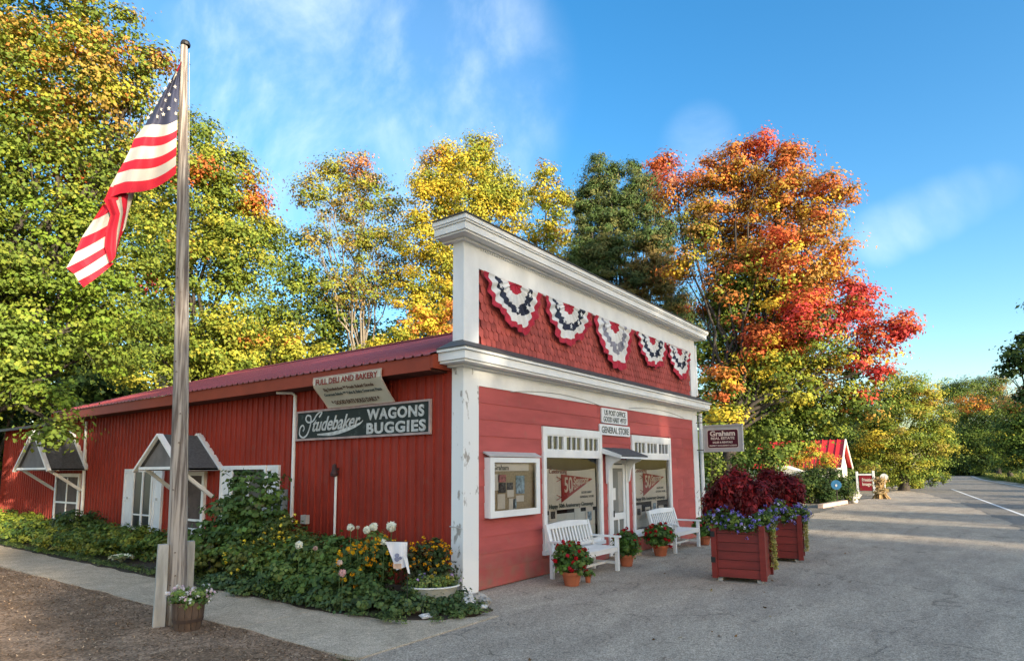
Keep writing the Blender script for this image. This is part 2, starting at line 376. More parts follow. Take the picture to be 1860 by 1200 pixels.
def blob_leaves(lobes, per, pal_of, clump_r, leaf, shell=(.45, 1.), up=.25, flat=.5, density=1., jitter=.10, nrm_rand=.24, lobe_pal=None):
    """lobes: (centre, (rx,ry,rz)); returns C, N, size, colour arrays"""
    Cs, Ns, Ks = [], [], []
    for li, (c, r) in enumerate(lobes):
        r = np.array(r); R3 = float(np.mean(r))
        area = 4*math.pi*R3**2
        k = max(6, int(area*density/(clump_r**2*2.2)))
        d = rdir(k, up); rad = rng.uniform(shell[0]**2, shell[1]**2, k)**.5
        cc = c+d*r*rad[:, None]
        cr = clump_r*rng.uniform(.6, 1.35, k)
        m = max(4, int(per*1.7))
        g = rng.normal(size=(k, m, 3))*.5
        q = cc[:, None, :]+g*cr[:, None, None]*np.array([1, 1, flat])
        nn = .45*d[:, None, :]+g*.95+np.array([0, 0, .5])+rng.normal(size=(k, m, 3))*nrm_rand
        pal = pal_of(cc, li, k)
        pc = pal[:, None, :]*rng.uniform(1-jitter, 1+jitter, (k, m, 1))*rng.uniform(.93, 1.07, (k, m, 3))
        Cs.append(q.reshape(-1, 3)); Ns.append(nn.reshape(-1, 3)); Ks.append(pc.reshape(-1, 3))
    C = np.concatenate(Cs); Nn = np.concatenate(Ns); K = np.concatenate(Ks)
    return C, Nn, leaf*.86*rng.uniform(.5, 1.45, len(C)), K
def palette(cols, wts=None, smooth=0.):
    A = np.array(cols, float); p = None if wts is None else np.array(wts, float)/sum(wts)
    def f(cc, li, k):
        i = rng.choice(len(A), k, p=p); return A[i]*rng.uniform(.85, 1.15, (k, 1))
    return f
def L(px, py, rpx, dist, dd=0., sx=1., sz=1.):
    c = at(px, py, dist+dd); dep = (c-CAM)@FW; r = rpx/F*dep
    return (c, (r*sx, r*sx, r*sz))
TREES = 'trees round the store'
def limb(mb, a, b, r0, r1, seg=5, wob=.12, n=6):
    a, b = np.array(a), np.array(b); ln = np.linalg.norm(b-a)
    pts = []
    for i in range(seg+1):
        t = i/seg; p = a*(1-t)+b*t
        if 0 < i < seg: p = p+rng.normal(size=3)*wob*ln*.3
        p[2] += math.sin(t*math.pi)*ln*.05
        pts.append(p)
    mb.tube(pts, [r0*(1-i/seg)+r1*i/seg for i in range(seg+1)], n, cap=False)
    return pts
def tree(name, label, base, lobes, per, pal, clump_r, leaf, trunk_r=.25, bark=BARK, twigs=0, cat='tree', group=TREES, aspect=.8, tri=True, fine=1.75, limbs=.7, **kw):
    t = thing(name, label, cat, tuple(base), group)
    C, Nn, S, K = blob_leaves(lobes, per*fine, pal, clump_r*1.12, leaf/math.sqrt(fine)*1.08, **kw)
    leaf_mesh('crown', C, Nn, S, K, LEAF, t, aspect, tri=tri)
    mb = MB(); base = np.array(base, float)
    cen = np.mean([l[0] for l in lobes], 0); top = max(lobes, key=lambda l: l[0][2])[0]
    zs = min(l[0][2]-l[1][2] for l in lobes)
    fork = base+(cen-base)*np.array([.25, .25, 0]); fork[2] = base[2]+max(1.6, (cen[2]-base[2])*.45)
    tp = [base-np.array([0, 0, .1]), base+(fork-base)*.3+rng.normal(size=3)*.05, base+(fork-base)*.65+rng.normal(size=3)*.08, fork]
    mb.tube(tp, [trunk_r*1.35, trunk_r*1.02, trunk_r*.9, trunk_r*.8], 10, cap=False)
    for (c, r) in lobes:
        st = base+(fork-base)*rng.uniform(.75, 1.)
        mid = fork*.45+c*.55+np.array([0, 0, .1*np.linalg.norm(c-fork)])*rng.uniform(-.5, 1)
        rr = trunk_r*rng.uniform(.28, .45)*limbs
        a = limb(mb, st, mid, rr, rr*.55, 4); e = limb(mb, mid, c+np.array(r)*rng.uniform(-.2, .5, 3), rr*.55, rr*.15, 4)
        for q in range(3+twigs):
            d = rdir(1, .35)[0]*np.array(r)*rng.uniform(.7, 1.05)
            limb(mb, e[rng.integers(0, 3)], c+d, rr*.22, rr*.05, 3, n=4)
    mb.build('trunk', bark, t, smooth=True)
    return t
G1, G2, G3 = (.145, .205, .035), (.225, .27, .040), (.080, .12, .026)
Y1, Y2, Y3 = (.53, .42, .045), (.60, .40, .045), (.36, .34, .045)
O1, O2, R1, R2, BR = (.52, .20, .05), (.55, .14, .045), (.56, .075, .045), (.48, .055, .055), (.24, .15, .05)
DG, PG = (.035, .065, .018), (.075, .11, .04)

# ------------------------------------------------------------------ ground
def sheet(name, poly, z, m):
    mb = MB(); mb.quad(*[(x, y, z) for x, y in poly]); return struct(mb.build(name, m))
sheet('ground', [(-900, -900), (900, -900), (900, 900), (-900, 900)], -.03, GRASSM)
def edge_noise(pts, amp, step=.6):
    outp = []
    for (a, b) in zip(pts, pts[1:]):
        n = max(1, int(math.dist(a, b)/step))
        for i in range(n):
            t = i/n; outp.append((a[0]+(b[0]-a[0])*t+rnd.uniform(-amp, amp), a[1]+(b[1]-a[1])*t+rnd.uniform(-amp, amp)))
    outp.append(pts[-1]); return outp
lot_edge = edge_noise([(-40, -1.3), (-3.3, -1.32), (-2.6, -1.28), (-1.6, -1.2), (-.75, -1.0), (-.45, -.7), (-.2, -.35), (0., -.1), (.1, .1)], .03, .3) + [(.12, .15), (10.2, .15)] + edge_noise([(10.2, .4), (16, .2), (22, -.7), (28, .1), (36, -.5), (46, 0.0), (60, .8), (100, .1)], .18, .8)
sheet('parking_lot', [(-40, -60)]+[(100, -11)][:0]+[(60, -60)]+[(100, -6)]+lot_edge[::-1], .0, ASPHALT)
def rl(x): return -7.5+.097*(x-24)      # the road's painted edge line
rd_l = edge_noise([(-30, rl(-30)+.9), (8, rl(8)+1.0), (20, rl(20)+1.0), (34, rl(34)+1.3), (46, rl(46)+2.2), (52, rl(52)+3.2), (60, -1.0), (70, -1.5), (110, .3), (180, 1.6)], .12, .8)
rd_r = [(180, -4.2), (110, -6.6), (66, -9.9), (24, -14.3), (-30, -19.5)]
sheet('road', rd_l+rd_r, .006, ROADM)
def stripe(name, pts, wd, z, m):
    mb = MB()
    for a, b in zip(pts, pts[1:]):
        a, b = Vector((a[0], a[1], z)), Vector((b[0], b[1], z)); d = (b-a).normalized(); s = Vector((-d.y, d.x, 0))*wd/2
        mb.quad(a-s, b-s, b+s, a+s)
    return struct(mb.build(name, m))
stripe('road_line', [(x, rl(x)) for x in (-30, 0, 20, 30, 40, 50, 58)], .13, .011, LINEM)
stripe('road_line', [(24, -13.6), (45, -11.5), (66, -9.45), (90, -7.7), (112, -6.1), (150, -4.6)], .16, .011, LINEM)
stripe('side_road', [(70, 1.0), (82, 4), (95, 9)], 3.2, .004, ROADM)
sheet('sandy_verge', edge_noise([(9.9, .3), (16, .1), (23, -.9), (30, -.2), (38, -.9), (48, -.6), (56, -.8)], .15, .7)+[(56, 2.6), (44, 3), (30, 3), (10, 5)], .004, SANDM)
# mulch yard, path of long concrete bays, planted bed
sheet('mulch_yard', edge_noise([(-3.15, -1.33), (-3.0, -.6), (-2.92, 1.7), (-2.95, 3), (-2.98, 6), (-3.12, 9.4), (-3.3, 14), (-3.4, 40)], .03, .3)+[(-40, 40), (-40, -1.3)], .004, MULCHM)
sheet('path_base', [(-2.96, -1.2), (-1.97, -1.1), (-1.97, 21.8), (-3.2, 21.8), (-2.97, 7)], .0055, SOIL)
path = thing('path', 'pale concrete footpath between the bark mulch and the flower bed', 'path', (-2.4, 5, 0)); path['kind'] = 'structure'; del path['category']
py0 = -1.27
for y1 in (.9, 3.35, 5.9, 8.6, 11.6, 15.5, 22):
    mb = MB(); g = .006
    ya, yb = py0+g, y1-g
    def le(y): return -3.02-.02*max(0, y-6)+(.02*math.sin(y*3))
    def re_(y): return (-1.88-.02*math.sin(y*2)) if y > .5 else -1.88+(.5-y)*.26+max(0, -.6-y)*1.0
    ys = [ya+(yb-ya)*i/8 for i in range(9)]
    vs = [(le(y)+rnd.uniform(-.02, .02), y) for y in ys]+[(re_(y)+rnd.uniform(-.02, .02), y) for y in reversed(ys)]
    mb.prism([(x, y, .013) for x, y in vs], (0, 0, -.04)); mb.build('path_slab', CONCRETE, path); py0 = y1
mb = MB(); bed = edge_noise([(-.55, -1.0), (-1.35, -.9), (-1.75, -.2), (-1.9, 1.0), (-1.92, 4), (-1.95, 8), (-1.9, 15), (-1.9, 24)], .04, .3)
struct(MB().prism([(x, y, .022) for x, y in bed]+[(-.01, 24, .022), (-.01, -.02, .022), (-.2, -.4, .022)], (0, 0, -.05)).build('flower_bed', SOIL))
# loose bark chips and grit
def scatter(name, n, xf, yf, zf, sz, cols, m, label, cat, asp=.4, keep=None):
    C = np.stack([xf(n), yf(n), np.full(n, zf)], 1)
    if keep is not None: C = C[keep(C)]
    n = len(C); nn = np.tile([0, 0, 1.], (n, 1))+rng.normal(size=(n, 3))*.3
    A = np.array(cols)[rng.integers(0, len(cols), n)]*rng.uniform(.7, 1.3, (n, 1))
    C[:, 2] += rng.uniform(0, sz*.25, n)
    o = leaf_mesh(name, C, nn, sz*rng.uniform(.5, 1.5, n), A, m, None, asp); stuff(o); tag(o, label, cat); return o
CHIP = leafmat('bark_chip', 0, .1, .9)
scatter('bark_chips', 22000, lambda n: -3.05-rng.exponential(1.8, n), lambda n: rng.uniform(-1.3, 12, n), .012, .030,
        [(.18, .115, .07), (.27, .18, .11), (.40, .29, .19), (.11, .07, .045)], CHIP, 'loose bark chips lying over the brown mulch yard', 'mulch')
scatter('pavement_grit', 9000, lambda n: rng.uniform(-5, 9, n), lambda n: rng.uniform(-6.2, -.4, n), .004, .013,
        [(.26, .25, .23), (.10, .10, .095), (.33, .31, .28)], CHIP, 'loose grit and small stones on the worn grey asphalt', 'grit', .8, keep=lambda C: (C[:, 1] < -1.35) | (C[:, 0] > 1.5))
scatter('fallen_leaves', 70, lambda n: rng.uniform(-5, 14, n), lambda n: rng.uniform(-4.5, -1.4, n), .012, .05,
        [(.22, .10, .03), (.16, .09, .04), (.30, .20, .04), (.10, .06, .03)], CHIP, 'few dry fallen leaves scattered over the asphalt lot', 'leaves', .7)

# ------------------------------------------------------------------ the store
XR, XE = 9.64, 10.0
ZF, ZC, ZS, ZT, ZTOP = 3.18, 3.44, 3.84, 5.10, 5.74
B = thing('store_building', 'red general store with tall white-trimmed false front and long metal-clad side', 'building', (0, 0, 0))
# concealed core
MB().box(.06, .26, 0, 9.9, 21.4, 3.35).build('core_wall', DARKROOM, B)
# side wall: ribbed metal sheets, each a panel
def ribbed(y0, y1, z0, z1, nr=4):
    mb = MB(); w_ = (y1-y0)/nr; x = 0
    prof = []
    for k in range(nr):
        a = y0+k*w_
        prof += [(a, 0), (a+w_*.40, 0), (a+w_*.44, .006), (a+w_*.48, 0), (a+w_*.82, 0), (a+w_*.86, .030), (a+w_*.94, .030), (a+w_*.98, 0)]
    prof.append((y1, 0))
    for (a, p), (b, q) in zip(prof, prof[1:]): mb.quad((-p, a, z0), (-q, b, z0), (-q, b, z1), (-p, a, z1))
    return mb
y = .22
while y < 21.4:
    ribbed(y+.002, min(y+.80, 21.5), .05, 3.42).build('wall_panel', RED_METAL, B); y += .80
MB().box(0.01, .22, 0, .05, 21.5, .05).build('sill_board', RED_METAL, B)
MB().prism([(-.42, .245, 3.40), (-.42, .245, 3.60), (.0, .245, 3.735), (.0, .245, 3.40)], (0, .05, 0)).build('fascia', RED_FASCIA, B)
# roof: metal sheets on both slopes, fascia, soffit
EX, EZ, RXX, RZ, RY1 = -.42, 3.63, 5.0, 5.43, 15.75
sl = (RZ-EZ)/(RXX-EX)
y = .26; k = 0
while y < RY1-.1:
    y1 = min(y+.8, RY1); mb = MB(); w_ = (y1-y)/4
    for q in range(4):
        a = y+q*w_; pr = [(a, 0), (a+w_*.7, 0), (a+w_*.78, .022), (a+w_*.92, .022), (a+w_, 0)]
        for (c, p), (d, r) in zip(pr, pr[1:]):
            mb.quad((EX-.04, c, EZ+p-.012), (RXX, c, RZ+p), (RXX, d, RZ+r), (EX-.04, d, EZ+r-.012))
            mb.quad((EX-.04, c, EZ+p-.034), (EX-.04, c, EZ+p-.012), (EX-.04, d, EZ+r-.012), (EX-.04, d, EZ+r-.034))
    mb.build('roof_panel', ROOF_METAL, B); y = y1
MB().prism([(RXX, .26, RZ-.02), (10.4, .26, 3.63), (10.4, .26, 3.59), (RXX, .26, RZ-.06)], (0, RY1-.26, 0)).build('roof_panel', ROOF_METAL, B)
MB().box(RXX-.12, .3, RZ+.0, RXX+.12, RY1, RZ+.035).build('ridge_cap', ROOF_METAL, B)
MB().box(EX-.005, .296, 3.37, EX+.03, RY1, EZ-.03).build('fascia', RED_FASCIA, B)
MB().box(EX+.03, .33, 3.37, .05, RY1, 3.40).build('soffit', mat('soffit_brown', (.10, .035, .025), .8), B)
mb = MB(); mb.prism([(EX-.04, RY1, EZ-.04), (RXX, RY1, RZ-.04), (RXX, RY1, RZ-.22), (EX-.04, RY1, EZ-.22)], (0, .03, 0)); mb.build('rake_board', RED_FASCIA, B)
mb = MB(); mb.prism([(0.02, RY1-.05, 3.3), (RXX, RY1-.05, RZ-.1), (10, RY1-.05, 3.3)], (0, .04, 0)); mb.build('gable_wall', RED_METAL, B)
mb = MB(); mb.prism([(-.55, RY1+.03, 3.30), (2.5, RY1+.03, 3.75), (2.5, RY1+.03, 3.70), (-.55, RY1+.03, 3.22)], (0, 6, 0)); mb.build('rear_roof', DARK_CAP, B)
# facade: lapped boards round the openings
OPEN = [(2.16, 4.36, .42, 2.63), (4.62, 5.55, .0, 2.05), (5.78, 8.00, .42, 2.62)]
nb = 12; bh = (ZF-.02)/nb
for i in range(nb):
    z0, z1 = .02+i*bh, .02+(i+1)*bh
    segs = [(.36, XR)]
    for (a, b, c, d) in OPEN:
        if z1 > c+.02 and z0 < d-.02:
            ns = []
            for (p, q) in segs:
                if q <= a or p >= b: ns.append((p, q)); continue
                if p < a: ns.append((p, a))
                if q > b: ns.append((b, q))
            segs = ns
    for (p, q) in segs:
        cuts = [p]
        if q-p > 4: cuts.append(p+(q-p)*rnd.uniform(.35, .65))
        if p > 7: cuts.append(p+rnd.choice((.45, .85, 1.2)))
        cuts.append(q)
        for c0, c1 in zip(cuts, cuts[1:]):
            mb = MB(); g = .002
            mb.prism([(c0+g, -.012, z0), (c0+g, .03, z0), (c0+g, .03, z1+.01), (c0+g, -.001, z1+.006)], (c1-c0-2*g, 0, 0)); mb.build('siding_board', RED_SIDING, B)
MB().box(.36, .03, 0, 2.16, .1, ZT).box(8.0, .03, 0, XR, .1, ZT).box(2.16, .03, 2.63, 8.0, .1, ZT).box(4.36, .03, 0, 4.62, .1, 2.63).box(5.55, .03, 0, 5.78, .1, 2.63).box(4.62, .03, 2.05, 5.55, .1, 2.63).box(2.16, .03, 0, 4.36, .1, .42).box(5.78, .03, 0, 8.0, .1, .42).build('sheathing', RED_SIDING, B)
# near-black boards stand for the unlit rooms behind the windows
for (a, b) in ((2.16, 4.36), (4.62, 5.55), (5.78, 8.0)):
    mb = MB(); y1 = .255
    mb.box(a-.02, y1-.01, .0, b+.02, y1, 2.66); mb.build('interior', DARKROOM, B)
# white corner pilasters, frieze boards
MB().box(-.012, -.022, 0, .36, .215, ZC).build('corner_pilaster', WHITE_OLD, B)
MB().box(-.012, -.022, ZS-.02, .36, .205, ZTOP-.25).build('corner_pilaster', WHITE_SOFT, B)
MB().box(XR, -.022, 0, XE, .215, ZC).build('corner_pilaster', WHITE_SOFT, B)
MB().box(XR, -.022, ZS-.02, XE, .205, ZTOP-.25).build('corner_pilaster', WHITE_SOFT, B)
MB().box(.36, -.02, ZF, XR, .03, ZC).build('frieze_board', WHITE, B)
MB().box(.36, -.02, ZT, XR, .03, ZTOP-.25).build('frieze_board', WHITE_SOFT, B)
MB().box(.36, .1, 3.3, XR, .2, ZTOP-.25).build('parapet_back', mat('parapet_grey', (.45, .45, .44), .8, .1), B)
# cornices: fascia, moulding steps and dark sloped cap, with a short return
def cornice(zb, steps, cap, yret, capdrop, wallz):
    mats = [WHITE, DARK_CAP]; z = zb
    for (d, h) in steps:
        mb = MB(); mb.box(-d, -d, z, XE+d, -.0221, z+h-.004); mb.box(-d, -.0219, z, -.0121, yret, z+h-.004); mb.box(XE+.0, -.0219, z, XE+d, yret, z+h-.004)
        mb.build('cornice_moulding', WHITE, B); z += h
    d = cap; mb = MB()
    P0 = [(-d, -d), (XE+d, -d)]
    mb.quad((-d, -d, z+.012), (XE+d, -d, z+.012), (XE+.01, .0, wallz), (-.01, .0, wallz), m=0)
    mb.quad((-d, yret, z+.012), (-d, -d, z+.012), (-.01, .0, wallz), (-.01, yret, wallz)); mb.quad((XE+d, -d, z+.012), (XE+d, yret, z+.012), (XE+.01, yret, wallz), (XE+.01, 0, wallz))
    mb.box(-d, -d, z-.003, XE+d, -d+.02, z+.013); mb.box(-d, -d+.0201, z-.003, -d+.02, yret, z+.013); mb.box(XE+d-.02, -d+.0201, z-.003, XE+d, yret, z+.013)
    mb.quad((-.01, 0, wallz), (XE+.01, 0, wallz), (XE+.01, yret+.05, wallz), (-.01, yret+.05, wallz))
    mb.build('cornice_cap', DARK_CAP, B)
cornice(3.44, [(.10, .035), (.27, .035), (.30, .13), (.335, .045)], .35, .24, 0, 3.87)
cornice(5.46, [(.10, .035), (.26, .03), (.29, .115), (.315, .03), (.335, .075)], .36, .36, 0, 5.80)
# dentil-like crimped strip under the top cornice
mb = MB()
for i in range(150):
    x = .4+i*.0615; mb.box(x, -.045, 5.425, x+.03, -.0201, 5.455)
stuff(mb.build('crimped_strip', WHITE_SOFT, B))
# fish-scale shingles
SW, SH = .132, .142
def scale_mb(x, z, w_, h, j):
    mb = MB(); n = 6; poly = [(x-w_/2, -.006-j, z+h)]
    poly.append((x-w_/2, -.018-j, z+w_*.45))
    for k in range(1, n): t = math.pi*k/n; poly.append((x-w_/2*math.cos(t), -.020-j, z+w_*.45*(1-math.sin(t))))
    poly.append((x+w_/2, -.018-j, z+w_*.45)); poly.append((x+w_/2, -.006-j, z+h))
    mb.prism([Vector(p) for p in poly], (0, .011, 0)); return mb
proto = None; rest = MB(); cnt = 0; items = []
rows = int((ZT-ZS)/SH)+1
for r in range(rows):
    z = ZS+.02+r*SH-.03; n = int((XR-.36)/SW)+1
    for c in range(n+1):
        x = .36+c*SW+(SW/2 if r % 2 else 0)
        if x-SW/2 < .355 or x+SW/2 > XR+.005 or z > ZT-.02: continue
        items.append((x, z))
items.sort(key=lambda q: q[0])
for i, (x, z) in enumerate(items):
    j = rnd.uniform(-.002, .003); hh = min(SH*1.25, ZT-z+.02)
    if i < 298 and hh > SH*1.1:
        if proto is None:
            proto = scale_mb(0, 0, SW-.008, SH*1.25, 0).build('shingle', RED_SHINGLE, B); o = proto
        else: o = proto.copy(); COL.objects.link(o)
        o.location = (x, j, z); o.rotation_euler = (0, rnd.uniform(-.03, .03), 0)
    else:
        m2 = scale_mb(x, z, SW-.008, hh, j); k0 = len(rest.v); rest.v += m2.v; rest.f += [tuple(q+k0 for q in f) for f in m2.f]; rest.m += m2.m
stuff(rest.build('shingle_rows', RED_SHINGLE, B))
# shop windows
def rail(name, a, b, th, mats, par, y0=-.03, y1=.02): return MB().box(a[0], y0, a[1], b[0], y1, b[1]).build(name, mats, par)
def shop_window(x0, x1, z0, z1):
    W = MB().box(x0, -.045, z0, x0+.10, .05, z1).box(x1-.10, -.045, z0, x1, .05, z1).box(x0+.1, -.044, z1-.14, x1-.1, .05, z1).box(x0-.02, -.075, z0-.07, x1+.02, .05, z0).build('window', WHITE, B)
    MB().box(x0+.1, -.035, 2.07, x1-.1, .04, 2.19).build('frame', WHITE, W)
    MB().box(x0+.1, -.03, z0, x1-.1, .04, z0+.07).build('frame', WHITE, W)
    # transom with nine small panes in three groups
    iw = (x1-x0-.2)/3; mb = MB()
    for g in range(3):
        gx = x0+.1+g*iw
        mb.box(gx, -.032, 2.19, gx+.055, .04, z1-.14); mb.box(gx+iw-.055, -.0318, 2.19, gx+iw, .04, z1-.14)
        mb.box(gx+.055, -.031, 2.19, gx+iw-.055, .04, 2.225); mb.box(gx+.055, -.031, z1-.165, gx+iw-.055, .04, z1-.14)
        pw = (iw-.11)/3
        for q in (1, 2): mb.box(gx+.055+q*pw-.014, -.029, 2.225, gx+.055+q*pw+.014, .035, z1-.165)
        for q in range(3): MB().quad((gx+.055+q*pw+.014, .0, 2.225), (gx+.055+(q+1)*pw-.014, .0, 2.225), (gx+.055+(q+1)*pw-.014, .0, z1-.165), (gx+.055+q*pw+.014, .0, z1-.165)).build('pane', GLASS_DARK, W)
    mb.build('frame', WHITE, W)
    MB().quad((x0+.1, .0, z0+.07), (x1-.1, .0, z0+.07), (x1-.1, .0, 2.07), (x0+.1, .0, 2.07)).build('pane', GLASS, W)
    return W
W1 = shop_window(2.16, 4.36, .42, 2.63); W2 = shop_window(5.78, 8.0, .42, 2.62)
MB().box(2.27, .10, .5, 4.25, .12, 1.02).box(2.27, .121, .5, 2.45, .125, 2.0).build('display_board', PALE_BLUE, W1)
MB().box(5.9, .10, .5, 7.9, .12, .86).build('display_board', PALE_BLUE, W2)
def poster(x, z, w_, h, m, par, ink=None, y=.09):
    o = MB().box(x, y, z, x+w_, y+.004, z+h).build('notice', m, par)
    if ink: MB().quad((x+w_*.2, y-.002, z+h*.25), (x+w_*.8, y-.002, z+h*.25), (x+w_*.8, y-.002, z+h*.75), (x+w_*.2, y-.002, z+h*.75)).build('print', ink, par)
    return o
INKG = mat('grey_photo_print', (.09, .09, .09), .7, .8, 25); INKB = mat('blue_photo_print', (.25, .38, .5), .7, .6, 14); INKP = mat('pink_photo_print', (.45, .18, .2), .7, .5, 20)
poster(2.52, .88, .26, .27, PAPER, W1, INKG); poster(3.42, .72, .24, .5, PALE_BLUE, W1); poster(3.86, .74, .28, .36, PAPER, W1, INKB, .085)
poster(6.15, .72, .30, .30, PAPER, W2, INKG); poster(6.65, .70, .28, .26, PAPER, W2, INKG); poster(7.0, .72, .32, .42, PAPER, W2, INKB, .084); poster(7.42, .66, .3, .3, PAPER, W2, INKG)
def banner(x0, x1, z0, z1, label):
    t = thing('anniversary_banner', label, 'banner', (x0, .06, z0), 'anniversary banners in the shop windows')
    mb = MB(); n = 16; w_ = x1-x0; h = z1-z0
    def Pn(u, v):
        sag = -.045*math.sin(math.pi*u)*v
        return (x0+w_*u, .058+.006*math.sin(u*17+v*3), z0+h*v+sag+.03*(u-.5)*0)
    for i in range(n):
        for k in range(6): mb.quad(Pn(i/n, k/6), Pn((i+1)/n, k/6), Pn((i+1)/n, (k+1)/6), Pn(i/n, (k+1)/6))
    mb.build('cloth', BANNERC, t)
    y = .046
    MB().prism([(x0+w_*.28, y, z0+h*.86), (x0+w_*.28, y, z0+h*.17), (x0+w_*.93, y, z0+h*.73)], (0, .003, 0)).build('pennant', PENNANT, t)
    for zz in (.74, .3):
        mb = MB()
        mb.beam((x0+w_*.28, y, z0+h*zz), (x0+w_*.19, y, z0+h*(zz+.06)), .012, .004, (0, 1, 0)); mb.beam((x0+w_*.28, y, z0+h*zz), (x0+w_*.19, y, z0+h*(zz-.06)), .012, .004, (0, 1, 0)); mb.build('pennant_tie', PENNANT, t)
    text('Celebrating', .12*h*1.3, (x0+w_*.05, y, z0+h*.88), FX, FY, RED_INK, t, width=w_*.34)
    text('50', .52*h, (x0+w_*.33, y-.004, z0+h*.42), FX, FY, CREAM, t, bold=.006, width=w_*.16)
    text('Seasons', .26*h, (x0+w_*.51, y-.004, z0+h*.60), (1, 0, .03), FY, CREAM, t, bold=.004, width=w_*.32, shear=.15)
    text('of Love', .17*h, (x0+w_*.43, y-.004, z0+h*.385), (1, 0, .33), FY, CREAM, t, bold=.003, width=w_*.27, shear=.2)
    text('GOOD HART', .085*h, (x0+w_*.68, y, z0+h*.36), FX, FY, GREEN_INK, t, width=w_*.22)
    text('GENERAL STORE', .085*h, (x0+w_*.65, y, z0+h*.25), FX, FY, GREEN_INK, t, width=w_*.30)
    text('Happy 50th Anniversary Giveaways', .14*h, (x0+w_*.05, y, z0+h*.05), FX, FY, GREEN_INK, t, bold=.002, width=w_*.88)
banner(2.37, 4.22, 1.10, 1.87, 'anniversary banner with red pennant in the window behind the near bench')
banner(5.95, 7.85, 1.09, 1.87, 'anniversary banner with red pennant in the window right of the door')
# front door
D = MB().box(4.62, -.04, .04, 4.74, .05, 2.05).box(5.43, -.04, .04, 5.55, .05, 2.05).box(4.74, -.039, 1.97, 5.43, .05, 2.05).build('door', WHITE, B)
MB().box(4.76, -.02, .10, 4.84, .015, 1.95).box(5.33, -.02, .10, 5.41, .015, 1.95).box(4.84, -.019, 1.87, 5.33, .015, 1.95).box(4.84, -.019, .78, 5.33, .015, .92).box(4.84, -.019, .10, 5.33, .015, .28).box(5.065, -.018, .28, 5.105, .015, .78).build('screen_frame', WHITE, D)
SCREEN = mat('door_screen', (.20, .20, .18), .9, .1, 3)
MB().quad((4.84, .0, .28), (5.33, .0, .28), (5.33, .0, .78), (4.84, .0, .78)).quad((4.84, .0, .92), (5.33, .0, .92), (5.33, .0, 1.87), (4.84, .0, 1.87)).build('screen', SCREEN, D)
MB().box(5.1, -.006, .95, 5.3, -.002, 1.8).build('curtain', mat('door_curtain', (.36, .34, .30), .9, .2, 12, stretch=(8, 1, .4)), D)
MB().box(4.86, -.008, 1.2, 4.98, -.004, 1.45).build('notice', PAPER, D)
MB().beam((4.79, -.06, .85), (4.79, -.06, .98), .02, .02).build('handle', BLACK, D)
MB().box(4.6, -.28, 0, 5.6, -.02, .06).build('doorstep', CONCRETE, B)
hd = MB().prism([(4.36, 0, 2.26), (4.36, -.47, 2.10), (4.36, -.47, 2.14), (4.36, 0, 2.31)], (1.28, 0, 0)).build('door_hood', GREY_ROOF, B)
MB().prism([(4.34, 0, 2.19), (4.34, -.48, 2.065), (4.34, -.48, 2.135), (4.34, 0, 2.30)], (.02, 0, 0)).prism([(5.64, 0, 2.19), (5.64, -.48, 2.065), (5.64, -.48, 2.135), (5.64, 0, 2.30)], (.02, 0, 0)).box(4.36, -.485, 2.065, 5.64, -.47, 2.10).build('hood_trim', WHITE_SOFT, hd)
for x in (4.5, 5.48):
    pts = [(x, -.04, 1.55), (x, -.04, 2.2), (x, -.40, 2.10), (x, -.36, 2.03), (x, -.22, 1.98), (x, -.12, 1.84), (x, -.09, 1.6)]
    MB().prism(pts, (.05, 0, 0)).build('bracket', WHITE_SOFT, hd)
# side windows, shutters, doors (proud of the metal wall)
def side_box(mb, y0, z0, y1, z1, x0=-.075, x1=-.0, m=0): return mb.box(x0, min(y0, y1), z0, x1, max(y0, y1), z1, m)
DARKP = mat('unlit_glass_backing', (.025, .028, .03), .3, .3, 2, spec=.6)
def side_window(ya, yb, z0, z1, sh_l, sh_r, bars=(), pale=None):
    mb = MB(); side_box(mb, ya, z0, ya+.07, z1); side_box(mb, yb-.07, z0, yb, z1); side_box(mb, ya+.07, z1-.08, yb-.07, z1, -.073); side_box(mb, ya+.07, z0, yb-.07, z0+.07, -.08)
    cy = (ya+yb)/2; side_box(mb, cy-.035, z0+.07, cy+.035, z1-.08, -.07)
    W = mb.build('window', WHITE, B)
    for z in bars:
        m2 = MB(); side_box(m2, ya+.07, z, cy-.035, z+.035, -.068); side_box(m2, cy+.035, z, yb-.07, z+.035, -.068); m2.build('frame', WHITE, W)
    for (a, b) in ((ya+.07, cy-.035), (cy+.035, yb-.07)):
        MB().box(-.045, a, z0+.07, -.03, b, z1-.08).build('pane', DARKP if not pale else pale, W)
    for (a, b) in (sh_l, sh_r):
        m3 = MB(); a, b = min(a, b), max(a, b)
        side_box(m3, a, z0, a+.07, z1, -.055); side_box(m3, b-.07, z0, b, z1, -.055); side_box(m3, a+.07, z1-.09, b-.07, z1, -.054); side_box(m3, a+.07, z0, b-.07, z0+.1, -.054); side_box(m3, a+.07, (z0+z1)/2-.04, b-.07, (z0+z1)/2+.04, -.054)
        side_box(m3, a+.07, z0+.1, b-.07, z1-.09, -.035)
        s_ = m3.build('shutter', WHITE_SOFT, B)
        MB().box(-.062, (a+b)/2-.05, (z0+z1)/2-.01, -.0555, (a+b)/2+.05, (z0+z1)/2+.05).build('latch', GREY_SIGN, s_)
side_window(9.95, 11.02, .42, 1.93, (11.04, 11.57), (9.50, 9.93), (.78,))
side_window(5.12, 6.42, .46, 1.97, (6.44, 6.87), (4.72, 5.10), (1.2,))
